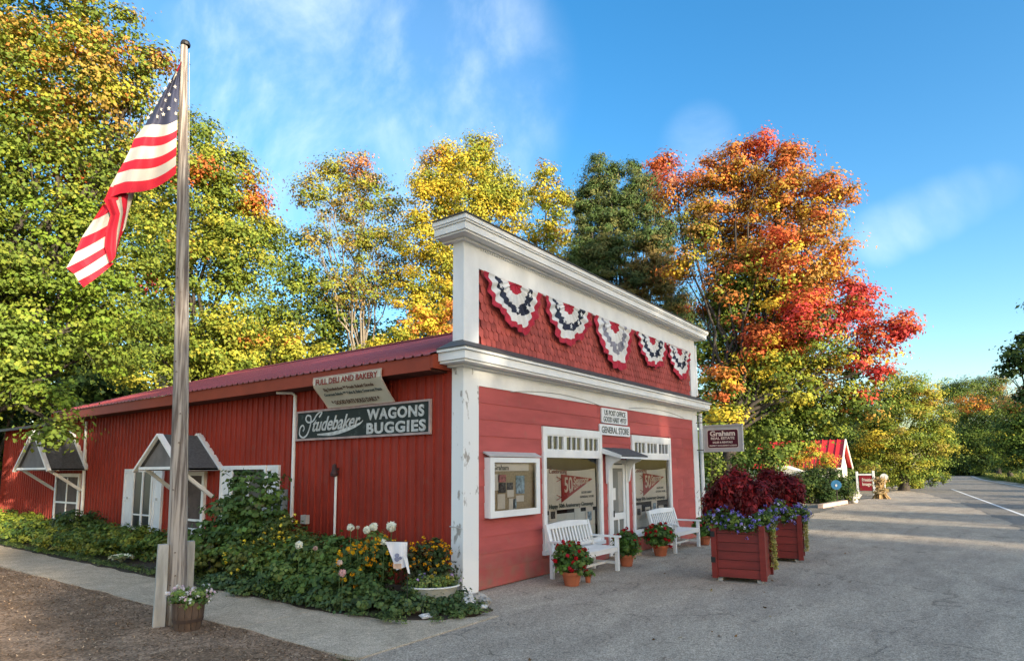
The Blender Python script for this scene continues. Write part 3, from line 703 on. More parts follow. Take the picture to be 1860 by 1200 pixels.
def side_door(ya, yb, z0, z1, rails, mid):
    mb = MB(); side_box(mb, ya, z0, ya+.1, z1, -.07); side_box(mb, yb-.1, z0, yb, z1, -.07); side_box(mb, ya+.1, z1-.1, yb-.1, z1, -.069)
    D_ = mb.build('door', WHITE, B)
    MB().box(-.04, ya+.1, z0, -.02, yb-.1, z1-.1).build('screen', mat('brown_screen', (.085, .06, .05), .7, .3, 3), D_)
    m2 = MB()
    for z in rails: side_box(m2, ya+.1, z, yb-.1, z+.05, -.06)
    if mid: side_box(m2, (ya+yb)/2-.03, z0, (ya+yb)/2+.03, mid, -.058)
    m2.build('screen_frame', WHITE, D_)
side_door(7.5, 8.42, .12, 1.86, (.75, .55, .15), .55)
side_door(14.45, 16.3, .15, 1.82, (.95, .45), 1.7)
def side_hood(yc, hw, zr, zf, dx):
    R = MB()
    th = .05
    for s in (-1, 1): R.prism([(-.0, yc, zr), (-dx, yc, zr), (-dx, yc+s*hw, zf), (0, yc+s*hw, zf)], (0, s*.0, -th))
    hd = R.build('porch_hood', GREY_ROOF, B)
    for s in (-1, 1):
        MB().beam((-.03, yc+s*.02, zr+.03), (-.03, yc+s*(hw+.06), zf-.02), .06, .13, (-1, 0, 0)).build('rake_trim', WHITE, hd)
        MB().beam((-dx-.02, yc+s*.01, zr-.01), (-dx-.02, yc+s*(hw+.1), zf-.07), .05, .11, (-1, 0, 0)).build('rake_trim', WHITE, hd)
        MB().beam((-dx+.06, yc+s*(hw-.25), zf-.02), (-.05, yc+s*(hw-.25), zf-.62), .07, .07).build('brace', WHITE, hd)
        MB().beam((-dx, yc+s*(hw-.02), zf-.03), (0, yc+s*(hw-.02), zf-.03), .04, .05).build('eave_trim', WHITE, hd)
    MB().beam((-dx-.01, yc-hw+.12, zf+.0), (-dx-.01, yc+hw-.12, zf+.0), .07, .06, (0, 0, 1)).build('tie_beam', WHITE, hd)
    MB().quad((-dx+.05, yc-hw+.1, zf), (-dx+.05, yc+hw-.1, zf), (-dx+.05, yc, zr-.06)).build('gable_shade', mat('hood_gable_shade', (.16, .15, .14), .9), hd)  # dark sheet paints the shade inside the open gable truss
side_hood(7.87, .97, 2.66, 1.93, .88)
side_hood(15.35, 1.28, 3.04, 1.96, .95)
# conduits, drainpipes, wall lamp, vent
MB().tube([(-.06, 4.22, .9), (-.06, 4.24, 3.30), (-.10, 4.30, 3.36), (-.30, 4.5, 3.36)], .035, 8).build('drainpipe', WHITE, B)
MB().tube([(-.06, 14.1, .6), (-.06, 14.2, 2.5)], .045, 8).tube([(-.06, 14.22, 2.4), (-.06, 14.27, 3.3)], .035, 8).build('drainpipe', WHITE, B)
MB().tube([(-.05, 2.95, .6), (-.05, 2.95, 1.78)], .022, 8).build('conduit', WHITE, B)
MB().lathe([(0, .22), (.035, .2), (.045, .1), (.07, .04), (.06, 0), (0, -.02)], (-.09, 2.95, 1.76), 10).box(-.09, 2.93, 1.86, -.0, 2.97, 1.9).build('wall_lamp', mat('rusty_lamp', (.06, .03, .03), .7), B)
MB().box(-.09, 3.75, .88, -.0, 3.9, 1.04).build('vent', GREY_SIGN, B)
MB().box(-.12, 4.45, 1.05, -.0, 4.75, 1.5).build('meter_box', mat('grey_meter', (.22, .26, .28), .6), B)
MB().tube([(-.045, -.03, .98), (-.06, .1, 1.0), (-.04, .22, 1.0)], .008, 6).build('hose_hook', GREY_SIGN, B)
# right end: drainpipe beside the facade, extended trim
MB().tube([(10.14, -.06, .05), (10.14, -.06, 3.4)], .055, 10).tube([(10.14, .02, 3.9), (10.14, .02, 5.35)], .05, 10).build('drainpipe', WHITE_SOFT, B)
MB().beam((XE, -.05, 2.35), (10.2, -.05, 2.35), .03, .02).build('pipe_strap', WHITE, B)
# cables along the frieze
mb = MB(); 
for (a, b, c) in (((1.2, 3.16), (2.2, 3.31), (4.35, 3.17)), ((5.7, 3.22), (7.2, 3.33), (9.0, 3.2))):
    mb.tube([(a[0]+(c[0]-a[0])*t, -.028, (1-t)**2*a[1]+2*t*(1-t)*(b[1]+.06)+t*t*c[1]) for t in [i/10 for i in range(11)]], .006, 5)
mb.build('cable', mat('grey_cable', (.35, .33, .30), .7), B)
# chimney standing behind the ridge
CH = MB().box(4.92, 20.47, 0, 5.88, 21.48, 5.98).build('chimney', mat('mortar', (.25, .24, .22), .9), B)
for i in range(23, 30):
    z = i*.2
    for j, (xa, xb) in enumerate(((4.9, 5.4), (5.4, 5.9)) if i % 2 else ((4.9, 5.15), (5.15, 5.65), (5.65, 5.9))):
        MB().box(xa+.006, 20.45, z+.006, xb-.006, 21.5, z+.194).build('block', BLOCK, CH)
MB().box(4.84, 20.4, 6.0, 5.96, 21.56, 6.07).build('chimney_cap', mat('chimney_cap', (.12, .10, .08), .8), CH)

# ------------------------------------------------------------------ signs
def framed(mb, y0, y1, z0, z1, x, th, fr):   # frame boards on the side wall
    mb.box(x-th, y0, z0, x, y1, z0+fr).box(x-th, y0, z1-fr, x, y1, z1).box(x-th, y0, z0+fr, x, y0+fr, z1-fr).box(x-th, y1-fr, z0+fr, x, y1, z1-fr); return mb
S = thing('trade_sign', 'long black board with chalky white wagons and buggies lettering on the side wall', 'sign', (-.03, 2.4, 2.45))
MB().box(-.055, .65, 2.45, -.03, 4.14, 2.95).build('board', SIGN_BLACK, S)
framed(MB(), .62, 4.17, 2.42, 2.98, -.03, .045, .035).build('frame', SIGN_EDGE, S)
lx = -.058
text('WAGONS', .25, (lx, 2.13, 2.725), SX, SY, SIGN_WHITE, S, space=1.12, bold=.009, width=1.38, depth=.004)
text('BUGGIES', .25, (lx, 2.16, 2.485), SX, SY, SIGN_WHITE, S, space=1.12, bold=.009, width=1.42, depth=.004)
text('tudebaker', .36, (lx, 3.70, 2.585), (0, -1, .02), SY, SIGN_WHITE, S, bold=.006, width=1.36, shear=.42, depth=.004)
def ribbon(pts, wd, x=lx):
    mb = MB(); P = [Vector((x-.003*i_/len(pts), -p[0], p[1])) for i_, p in enumerate(pts)]
    for i in range(len(P)-1):
        d0 = (P[min(i+1, len(P)-1)]-P[max(i-1, 0)]).normalized(); d1 = (P[min(i+2, len(P)-1)]-P[i]).normalized()
        s0 = Vector((0, -d0.z, d0.y)); s1 = Vector((0, -d1.z, d1.y)); w0, w1 = (wd(i/(len(P)-1)), wd((i+1)/(len(P)-1)))
        mb.quad(P[i]-s0*w0, P[i+1]-s1*w1, P[i+1]+s1*w1, P[i]+s0*w0)
    return mb
def spline(c, n=10):
    o = []
    for i in range(len(c)-1):
        p0, p1, p2, p3 = (np.array(c[max(i-1, 0)]), np.array(c[i]), np.array(c[i+1]), np.array(c[min(i+2, len(c)-1)]))
        for k in range(n):
            t = k/n; o.append(.5*((2*p1)+(-p0+p2)*t+(2*p0-5*p1+4*p2-p3)*t*t+(-p0+3*p1-3*p2+p3)*t**3))
    o.append(np.array(c[-1])); return o
# the big script capital S and the sweeping underline
cS = [(-3.48, 2.84), (-3.40, 2.92), (-3.45, 2.94), (-3.56, 2.88), (-3.66, 2.78), (-3.80, 2.76), (-3.88, 2.82), (-3.84, 2.89), (-3.74, 2.87), (-3.72, 2.78), (-3.76, 2.64), (-3.84, 2.52), (-3.96, 2.48), (-4.06, 2.54), (-4.05, 2.66), (-3.97, 2.71), (-3.92, 2.65), (-3.96, 2.60)]
ribbon(spline(cS, 6), lambda t: .017).build('lettering', SIGN_WHITE, S)
ribbon(spline([(-3.52, 2.52), (-3.1, 2.52), (-2.7, 2.575), (-2.35, 2.66), (-2.24, 2.72)]), lambda t: .008+.034*math.sin(math.pi*min(1, t*1.1))*(1-t*.5), -.0595).build('lettering', SIGN_WHITE, S)
# canvas banner slung from the fascia down to the wall
DB = thing('deli_banner', 'tilted canvas bakery banner slung from the eave above the black board', 'banner', (-.3, 2.3, 3.0))
p00, p10, p01, p11 = np.array((-.47, 3.13, 3.49)), np.array((-.47, 1.35, 3.49)), np.array((-.10, 3.18, 3.0)), np.array((-.10, 1.42, 2.99))
def DP(u, v, o=0.):     # v from the top
    p = (p00*(1-u)+p10*u)*(1-v)+(p01*(1-u)+p11*u)*v
    k_ = max(0., v-.27)/.73; p[0] = -.455*(1-k_)-.09*k_; p[2] = 3.49-.135*min(v, .27)/.27-.36*k_
    wrinkle = .012*math.sin(u*9+v*6)*v + .02*math.exp(-((u-.75)*2.2+(v-.75)*3.)**2*3)*v
    nd = np.array((-.8, 0, -.6)); return p+nd*(wrinkle*.6+o)
mb = MB()
for i in range(24):
    for k in range(12): mb.quad(DP(i/24, (k+1)/12), DP((i+1)/24, (k+1)/12), DP((i+1)/24, k/12), DP(i/24, k/12))
mb.build('cloth', CANVAS, DB, smooth=True)
mb = MB()
for (a, b) in (((0, 0), (1, 0)), ((0, 1), (1, 1)), ((0, 0), (0, 1)), ((1, 0), (1, 1))): mb.tube([DP(a[0]+(b[0]-a[0])*t/6, a[1]+(b[1]-a[1])*t/6) for t in range(7)], .011, 5)
mb.build('edge_rope', mat('pink_hem', (.55, .42, .35), .8), DB)
xd = np.array((0, -1., 0)); yd = DP(.5, .3)-DP(.5, 1.); yd = np.array((yd[0], 0, yd[2])); yd /= np.linalg.norm(yd)
def dline(s, size, u, v, wd, m, bold=.002):
    text(s, size, DP(u, v, .022), xd, yd if v > .3 else (0, 0, 1), m, DB, width=wd, bold=bold)
dline('FULL DELI AND BAKERY', .14, .05, .235, 1.62, RED_INK, .003)
dline('Big Sandwiches ** Fresh Baked Goods', .085, .13, .46, 1.3, BROWN_INK)
dline('Gourmet Salads ** Take & Bake Gourmet Pizza', .08, .09, .62, 1.5, GREEN_INK)
dline('* GOOD EATS SOLD DAILY *', .12, .14, .90, 1.25, BROWN_INK, .003)
# post office and store boards over the door
def facade_board(name, label, x0, x1, z0, z1, lines):
    t = thing(name, label, 'sign', (x0, -.03, z0))
    r = .03; pts = []
    for (cx, cz, a0) in ((x1-r, z0+r, -90), (x1-r, z1-r, 0), (x0+r, z1-r, 90), (x0+r, z0+r, 180)):
        for q in range(4): a = math.radians(a0+q*30); pts.append((cx+r*math.cos(a), -.05, cz+r*math.sin(a)))
    MB().prism(pts, (0, .03, 0)).build('board', WHITE_SOFT, t)
    for (s, size, z, wd) in lines: text(s, size, ((x0+x1)/2-wd/2, -.053, z), FX, FY, GREEN_INK, t, width=wd, bold=.003)
facade_board('post_office_sign', 'white two-line post office board, upper of the two over the door', 4.37, 5.56, 2.82, 3.135, [('US POST OFFICE', .155, 2.99, .98), ('GOOD HART 49737', .155, 2.85, 1.06)])
facade_board('store_sign', 'narrow white general store board just under the post office board', 4.27, 5.67, 2.565, 2.79, [('GENERAL STORE', .19, 2.61, 1.26)])
# hanging estate sign at the far corner: faces along the facade
HS = thing('hanging_sign', 'maroon estate agent sign with grey frame hanging at the far corner', 'sign', (9.9, -.7, 3.1))
y0, y1, z0, z1, x = -.24, -1.27, 2.32, 3.0, 9.88
MB().box(x, y1, z0, x+.05, y0, z1).build('board', GREY_SIGN, HS)
mb = MB(); mb.box(x-.03, y1-.03, z1-.0, x+.08, y0+.02, z1+.035).box(x-.02, y1-.02, z0-.02, x+.07, y0+.02, z0).box(x-.02, y1-.02, z0, x+.07, y1, z1).box(x-.02, y0, z0, x+.07, y0+.02, z1); mb.build('frame', GREY_SIGN, HS)
def rr(y0, y1, z0, z1, x, r, th):
    pts = []
    for (cy, cz, a0) in ((y1-r, z0+r, -90), (y1-r, z1-r, 0), (y0+r, z1-r, 90), (y0+r, z0+r, 180)):
        for q in range(5): a = math.radians(a0+q*22.5); pts.append((x, cy+r*math.cos(a), cz+r*math.sin(a)))
    return MB().prism(pts, (th, 0, 0))
rr(-1.18, -.33, z0+.08, z1-.09, x-.004, .05, .004).build('border', CREAM, HS)
rr(-1.165, -.345, z0+.095, z1-.105, x-.008, .045, .004).build('panel', MAROON, HS)
text('Graham', .19, (x-.012, -.41, 2.735), SX, SY, CREAM, HS, width=.68, bold=.007)
text('REAL ESTATE', .095, (x-.012, -.43, 2.635), SX, SY, CREAM, HS, width=.64, bold=.003)
text('SALES & RENTALS', .07, (x-.012, -.48, 2.535), SX, SY, CREAM, HS, width=.54, bold=.003)
text('PROPERTY MANAGEMENT & DESIGN', .045, (x-.012, -.39, 2.455), SX, SY, CREAM, HS, width=.74, bold=.002)
MB().tube([(9.9, -.02, 3.12), (9.9, -1.35, 3.12)], .012, 6).tube([(9.9, -.02, 3.35), (9.9, -.5, 3.12)], .008, 6).tube([(9.9, -.4, 3.12), (9.9, -.4, 3.03)], .005, 5).tube([(9.9, -1.1, 3.12), (9.9, -1.1, 3.03)], .005, 5).tube([(9.9, -.02, 2.36), (9.9, -.24, 2.36)], .012, 6).build('bracket', BLACK, HS)
# glazed notice case
NC = thing('notice_case', 'white glazed notice case with sloped lid hung left of the near window', 'notice board', (.5, -.1, 1.1))
x0, x1, z0, z1, yf = .52, 1.90, 1.10, 2.05, -.115
mb = MB(); mb.box(x0, yf+.02, z0, x0+.03, 0, z1).box(x1-.03, yf+.02, z0, x1, 0, z1).box(x0+.03, yf+.02, z0, x1-.03, 0, z0+.03).box(x0+.03, yf+.02, z1-.03, x1-.03, 0, z1); mb.build('case', WHITE_SOFT, NC)
mb = MB(); mb.box(x0-.005, yf-.02, z0-.005, x0+.10, yf+.02, z1).box(x1-.10, yf-.02, z0-.005, x1+.005, yf+.02, z1).box(x0+.1, yf-.0195, z0-.005, x1-.1, yf+.02, z0+.10).box(x0+.1, yf-.0195, z1-.08, x1-.1, yf+.02, z1); mb.build('frame', WHITE, NC)
MB().prism([(x0-.04, 0, z1+.07), (x0-.04, yf-.03, z1+.012), (x0-.04, yf-.03, z1+.032), (x0-.04, 0, z1+.10)], (x1-x0+.08, 0, 0)).build('lid', GREY_SIGN, NC)
MB().box(x0+.03, -.03, z0+.03, x1-.03, -.02, z1-.03).build('back_board', CORK, NC)
MB().quad((x0+.1, yf, z0+.1), (x1-.1, yf, z0+.1), (x1-.1, yf, z1-.08), (x0+.1, yf, z1-.08)).build('glass', GLASS, NC)
MB().box(x0+.11, -.05, z1-.22, x1-.22, -.035, z1-.10).build('header_strip', PAPER, NC)
text('Graham', .11, (x0+.16, -.053, z1-.20), FX, FY, GREEN_INK, NC, width=.42, bold=.004)
for (a, b, c, d, m) in ((.13, .42, .20, .26, PAPER), (.30, .55, .22, .12, INKP), (.31, .38, .20, .16, INKG), (.29, .12, .20, .24, PAPER), (.55, .42, .16, .12, INKG), (.55, .30, .18, .12, PAPER), (.60, .08, .16, .2, PAPER), (.80, .35, .24, .30, INKB), (.80, .22, .22, .10, PAPER), (.71, .11, .1, .16, INKB)):
    MB().box(x0+a, -.045, z0+b, x0+a+c, -.035, z0+b+d).build('notice', m, NC)
# small black door plate and red keeper
# ------------------------------------------------------------------ bunting
def bunting(xc, wd, drop, zt, label, faded=False):
    t = thing('bunting_fan', label, 'bunting', (xc, -.06, zt), 'bunting fans along the false front')
    na, nr_ = 72, 15; blue = BUNT_FADED if faded else BUNT_BLUE
    def P(a, r):
        an = math.pi*(1+a)
        pl = .022*math.sin(a*math.pi*24+.7*math.sin(r*5))*min(1, r*1.6)+.012*math.sin(a*math.pi*9+r*4)
        jit = 1+.02*math.sin(a*61+xc)+.045*math.sin(a*7+xc*2)+.03*math.sin(a*13+xc*5)
        k = r*jit if r > .5 else r
        z = math.sin(an)*drop*k; x = math.cos(an)*wd/2*k*(1-.10*math.sin(math.pi*a)*r)
        return (xc+x, -.085+pl-.03*math.sin(math.pi*a)*r, zt+z*1.0-.01)
    rings = [(.0, .24, BUNT_RED), (.24, .47, BUNT_WHITE), (.47, .66, blue), (.66, .84, BUNT_WHITE), (.84, 1.0, BUNT_RED)]
    mats = [BUNT_RED, BUNT_WHITE, blue]; mi = [0, 1, 2, 1, 0]
    mb = MB()
    for (r0, r1, m_), q in zip(rings, mi):
        for k in range(3):
            for i in range(na):
                def rj(r, a): return r*(1+.035*math.sin(a*(29+xc)+r*7+xc)+.03*math.sin(a*(11+2*xc)+r*15)*(1 if 0 < r < .95 else 0))
                a0, a1 = i/na, (i+1)/na; ra, rb = r0+(r1-r0)*k/3, r0+(r1-r0)*(k+1)/3
                mb.quad(P(a0, rj(ra, a0)), P(a1, rj(ra, a1)), P(a1, rj(rb, a1)), P(a0, rj(rb, a0)), m=q)
    mb.build('pleated_cloth', mats, t, smooth=True)
    st = MB()
    for a in (.1, .3, .52, .72, .92):
        c = Vector(P(a, .545))+Vector((0, -.03, 0)); pts = []
        for q in range(10):
            rr_ = (.06 if q % 2 == 0 else .026)*1.05; an = math.pi/2+q*math.pi/5; pts.append((c.x+rr_*math.cos(an)*.9, c.y, c.z+rr_*math.sin(an)))
        st.prism(pts, (0, .004, 0))
    st.build('star', BUNT_WHITE, t)
    MB().box(xc-wd/2, -.07, zt-.015, xc+wd/2, -.05, zt+.01).build('header_tape', BUNT_WHITE, t)
bunting(1.27, 1.62, .84, 5.07, 'bunting fan nearest the white corner, dark starred band')
bunting(3.05, 1.70, .82, 5.07, 'second bunting fan from the white corner')
bunting(4.98, 1.85, 1.0, 5.07, 'middle bunting fan, longer and faded grey', True)
bunting(6.98, 1.70, .80, 5.07, 'fourth bunting fan from the white corner')
bunting(8.72, 1.62, .80, 5.05, 'bunting fan farthest from the white corner')

# ------------------------------------------------------------------ benches
def bench(label, x0, x1, yf, yb):
    t = thing('garden_bench', label, 'bench', ((x0+x1)/2, (yf+yb)/2, 0), 'white slatted benches before the shop windows')
    lg = .06
    for x in (x0, x1-lg):
        MB().box(x, yf, 0, x+lg, yf+.065, .60).build('leg', WHITE, t)
        MB().beam((x+lg/2, yb-.03, 0), (x+lg/2, yb-.03, .42), lg, .065).beam((x+lg/2, yb-.03, .42), (x+lg/2, yb+.10, .90), lg-.002, .06).build('leg', WHITE, t)
        MB().box(x-.015, yf-.04, .60, x+lg+.015, yb+.03, .632).build('armrest', WHITE, t)
        MB().box(x+.01, yf+.065, .36, x+lg-.01, yb-.06, .42).build('side_rail', WHITE, t)
        MB().box(x+.015, yf+.065, .12, x+lg-.015, yb-.06, .165).build('stretcher', WHITE, t)
    MB().box(x0+lg, yf+.01, .35, x1-lg, yf+.04, .42).build('front_rail', WHITE, t)
    MB().box(x0+lg, (yf+yb)/2-.02, .12, x1-lg, (yf+yb)/2+.02, .16).build('stretcher', WHITE, t)
    n = 6
    for i in range(n):
        y = yf+.0+i*(yb-yf-.04)/n; MB().box(x0+(.0 if i else lg), y, .421, x1-(.0 if i else lg), y+.062, .443).build('seat_slat', WHITE, t)
    bx = lambda z: yb-.03+(z-.42)*.27
    mb = MB(); n = 14; w_ = x1-x0-2*lg
    mb.prism([(x0+lg+w_*i/n, bx(.84)-.02, .82) for i in range(n+1)]+[(x0+lg+w_*i/n, bx(.9)-.02, .895+.035*math.sin(math.pi*i/n)) for i in range(n, -1, -1)], (0, .035, 0)); mb.build('top_rail', WHITE, t)
    MB().beam((x0+lg, bx(.5), .50), (x1-lg, bx(.5), .50), .03, .05).build('lower_rail', WHITE, t)
    n = 13
    for i in range(n):
        x = x0+lg+w_*(i+.5)/n; MB().beam((x, bx(.52), .52), (x, bx(.84), .83), .045, .016, (1, 0, 0)).build('back_slat', WHITE, t) if False else MB().prism([(x-.024, bx(.52)-.008, .52), (x+.024, bx(.52)-.008, .52), (x+.024, bx(.84)-.008, .83), (x-.024, bx(.84)-.008, .83)], (0, .018, 0)).build('back_slat', WHITE, t)
    return t
bench('white slatted bench under the near window, beside the notice case', 1.93, 3.42, -.86, -.30)
bench('white slatted bench under the far window, by the far corner', 6.25, 7.75, -.80, -.24)

# ------------------------------------------------------------------ pots of geraniums
def flowers(name, C, size, cols, parent, n=9, m=None):
    Cs, Ns, Ks = [], [], []
    A = np.array(cols)
    for c in C:
        d = rdir(n, .4); Cs.append(np.array(c)+d*size*.5); Ns.append(d+rng.normal(size=(n, 3))*.25)
        Ks.append(A[rng.integers(0, len(A))]*rng.uniform(.85, 1.15, (n, 1)))
    return leaf_mesh(name, np.concatenate(Cs), np.concatenate(Ns), size*.75, np.concatenate(Ks), m or PETAL, parent, .9, .1)
def shell_pts(n, c, r, up=.4, lo=.8, hi=1.05):
    d = rdir(n, up); return np.array(c)+d*np.array(r)*rng.uniform(lo, hi, (n, 1))
def pot(x, y, R, h, fr, fh, label, nfl, group='clay geranium pots along the facade', small=False):
    t = thing('geranium_pot', label, 'flower pot', (x, y, 0), group)
    MB().lathe([(0, .0), (R*.7, .0), (R*.95, h*.78), (R*1.08, h*.78), (R*1.1, h), (R*.95, h), (R*.9, h*.86), (0, h*.86)], (x, y, .004), 20).build('pot', TERRA, t, smooth=False)
    c = (x, y, h+fh*.38)
    C, Nn, Sz, K = blob_leaves([(c, (fr, fr, fh*.5))], 14, palette([(.07, .14, .025), (.10, .20, .03), (.05, .095, .02), (.14, .22, .05)]), .07, .062, shell=(.2, 1), density=1.5, flat=.6)
    leaf_mesh('foliage', C, Nn, Sz, K, LEAF_SMALL, t, 1.0, .05)
    P_ = shell_pts(int(nfl*1.5), c, (fr*1.02, fr*1.02, fh*.58), .6)
    flowers('blossoms', P_, .055, [(.50, .012, .02), (.42, .01, .015), (.55, .03, .05)], t, 20)
    mb = MB()
    for p in P_[:10]: mb.tube([(x, y, h*.8), tuple((np.array((x, y, h))+p)/2+rng.normal(size=3)*.01), tuple(p)], .004, 4)
    mb.build('stem', STEM, t)
pot(1.62, -.92, .16, .22, .30, .52, 'geranium pot left of the near bench, fullest of the row', 26)
pot(3.98, -.72, .15, .22, .27, .50, 'geranium pot right of the near bench', 16)
pot(5.72, -.66, .17, .22, .33, .50, 'geranium pot left of the far bench, with dark blossoms', 26)
pot(8.15, -.75, .16, .22, .30, .50, 'geranium pot half hidden behind the far bench', 12)
pot(2.0, -1.0, .055, .13, .05, .06, 'tiny clay pot beside the near bench leg', 2, group='clay geranium pots along the facade')

# ------------------------------------------------------------------ big red planters
def planter(x, y, rot, label, seed, sz=.76, h=.92):
    t = thing('planter_box', label, 'planter', (0, 0, 0), 'red wooden planter boxes on the lot')
    a = sz/2
    for sx in (-1, 1):
        for sy in (-1, 1):
            MB().box(sx*a-.045, sy*a-.045, .05, sx*a+.045, sy*a+.045, h).build('corner_post', PLANTER, t)
            MB().box(sx*a*.82-.04, sy*a*.82-.04, 0, sx*a*.82+.04, sy*a*.82+.04, .05).build('foot', STUB_WOOD, t)
    nb = 6; bh = (h-.07)/nb
    for i in range(nb):
        z0 = .07+i*bh
        for (d, s) in (('x', -1), ('x', 1), ('y', -1), ('y', 1)):
            o = .012
            if d == 'x': pts = [(s*(a+o), -a+.045, z0+.004), (s*(a+o), a-.045, z0+.004), (s*(a+o-.012), a-.045, z0+bh-.004), (s*(a+o-.012), -a+.045, z0+bh-.004)]; off = (-s*.02, 0, 0)
            else: pts = [(-a+.045, s*(a+o), z0+.004), (a-.045, s*(a+o), z0+.004), (a-.045, s*(a+o-.012), z0+bh-.004), (-a+.045, s*(a+o-.012), z0+bh-.004)]; off = (0, -s*.02, 0)
            MB().prism(pts, off).build('board', PLANTER, t)
    mb = MB(); mb.box(-a+.02, -a+.02, .06, a-.02, a-.02, h-.08); mb.build('soil', SOIL, t)
    for z in (.30, .72): MB().box(-a-.052, a-.02, z, -a-.044, a+.052, z+.09).box(-a-.052, a+.045, z, -a+.03, a+.052, z+.09).build('hinge', BLACK, t)
    # dark red coleus-like centre
    C, Nn, Sz, K = blob_leaves([((-.02, .12, h+.48), (.40, .40, .42)), ((.0, -.15, h+.40), (.36, .34, .38)), ((.05, .2, h+.3), (.42, .4, .35))], 26, palette([(.16, .008, .010), (.25, .012, .013), (.09, .006, .007), (.34, .03, .028)], [4, 3, 3, 1]), .09, .10, shell=(.3, 1), density=1.3, flat=1.4)
    tips = np.tile([0, 0, -1.], (len(C), 1))+rng.normal(size=(len(C), 3))*.5
    leaf_mesh('dark_red_foliage', C, Nn, Sz, K, LEAF_SMALL, t, .42, .12, tips=tips)
    lob = []
    for k in range(14):
        an = k/14*2*math.pi; lob.append(((math.cos(an)*a*1.12, math.sin(an)*a*1.12, h+rng.uniform(-.02, .16)), (.17, .17, .17)))
    C, Nn, Sz, K = blob_leaves(lob, 16, palette([(.07, .13, .03), (.11, .19, .04), (.05, .09, .02), (.2, .27, .05)]), .07, .045, shell=(.1, 1), density=1.2)
    leaf_mesh('trailing_foliage', C, Nn, Sz, K, LEAF_SMALL, t)
    P_ = np.concatenate([shell_pts(26, c, (.20, .20, .19), .2) for c, r in lob])
    flowers('violet_blossoms', P_[::1], .048, [(.26, .22, .66), (.34, .28, .74), (.18, .14, .55), (.45, .38, .78)], t, 6)
    P2 = np.concatenate([shell_pts(2, c, (.2, .2, .18), .6) for c, r in lob])
    flowers('white_blossoms', P2, .045, [(.75, .75, .72), (.7, .6, .55), (.65, .6, .25)], t, 6)
    # lime vine hanging down at the corner facing the camera
    n = 950; u = rng.uniform(0, 1, n)**1.2; C = np.stack([a+.03+.03*np.sin(u*9)+rng.normal(0, .022, n)*(1.4-u)-.06*(1-u)-.03, -a-.09+rng.normal(0, .022, n), h+.1-u*(h-.05)], 1)
    C[:, 0] -= .10
    leaf_mesh('lime_vine', C, rng.normal(size=(n, 3))*.6+np.array([-.5, -.8, .3]), .035*rng.uniform(.6, 1.3, n), np.array([(.42, .40, .10), (.55, .46, .16), (.26, .26, .07)])[rng.integers(0, 3, n)], LEAF_SMALL, t)
    if seed == 0:
        MB().box(-a-.07, -.14, h-.02, -a-.06, .14, h+.07).build('name_plate', mat('cream_plate', (.62, .52, .32), .7, .2, 12), t)
    t.location = (x, y, 0); t.rotation_euler = (0, 0, rot); return t
planter(3.80, -2.98, math.radians(7), 'nearer red planter box with violet flowers and a lime vine', 0)
planter(6.60, -2.92, math.radians(10), 'farther red planter box, partly hidden behind the nearer one', 1)

# ------------------------------------------------------------------ flagpole, posts and flower tub
FP = thing('flagpole', 'weathered wooden flagpole with black cap rising between two short posts', 'flagpole', (-3.37, 1.69, 0))
b0, b1 = at(321, 1105, 9.0), at(337, 80, 8.95); b0[2] = 0
pts = []; rad = []
for i in range(25):
    t = i/24; p = b0*(1-t)+b1*t+np.array([math.sin(t*5)*.012, math.sin(t*7+1)*.012, 0]); pts.append(p); rad.append((.078*(1-t)**.95+.043)+rnd.uniform(-.002, .002)+(.02 if i == 0 else 0))
MB().tube(pts, rad, 20).build('pole', OLD_WOOD, FP, smooth=True)
MB().lathe([(0, .035), (.05, .03), (.062, 0), (.06, -.03)], tuple(b1), 12).build('cap', BLACK, FP)
MB().tube([b1+RT*.05-UP*.12, b1*.6+b0*.4+RT*.088, b1*.25+b0*.75+RT*.112, b0+(b1-b0)*.16+RT*.112], .004, 5).build('halyard', mat('rope', (.4, .38, .33), .9), FP)
for k in range(14):
    t = rnd.uniform(.05, .7); p = b0*(1-t)+b1*t; r = .078*(1-t)**.95+.043; an = math.radians(rnd.uniform(200, 260)); d = np.array([math.cos(an), math.sin(an), 0])
    MB().lathe([(0, .012), (.012, .01), (.022, 0)], tuple(p+d*(r-.002)), 8, sx=.6, sy=.6).build('knot', BARREL, FP)
for (px, dd, hh, lbl) in ((293, 8.96, .97, 'short pale post left of the flagpole'), (341, 9.2, .97, 'short pale post right of the flagpole')):
    c = at(px, 1050, dd); t = thing('support_post', lbl, 'post', (c[0], c[1], 0), 'short posts gripping the flagpole')
    a = .064; mb = MB()
    ang = math.radians(-20)
    def rp(x, y, z): return (c[0]+x*math.cos(ang)-y*math.sin(ang), c[1]+x*math.sin(ang)+y*math.cos(ang), z)
    i0 = len(mb.v)
    for z, s_ in ((-.05, 1.12), (.9, .98), (hh, .93)):
        for (q, w_) in ((-1, -1), (1, -1), (1, 1), (-1, 1)): mb.v.append(rp(q*a*s_*.9, w_*a*s_, z))
    for l in range(2):
        for q in range(4): mb.f.append((l*4+q, l*4+(q+1) % 4, l*4+4+(q+1) % 4, l*4+4+q)); mb.m.append(0)
    mb.f.append((8, 9, 10, 11)); mb.m.append(0); mb.build('post', STUB_WOOD, t)
c = at(342, 1108, 8.62); cx, cy = c[0], c[1]
TB = thing('flower_tub', 'small brown wooden tub with pale pink flowers at the foot of the flagpole', 'flower tub', (cx, cy, 0))
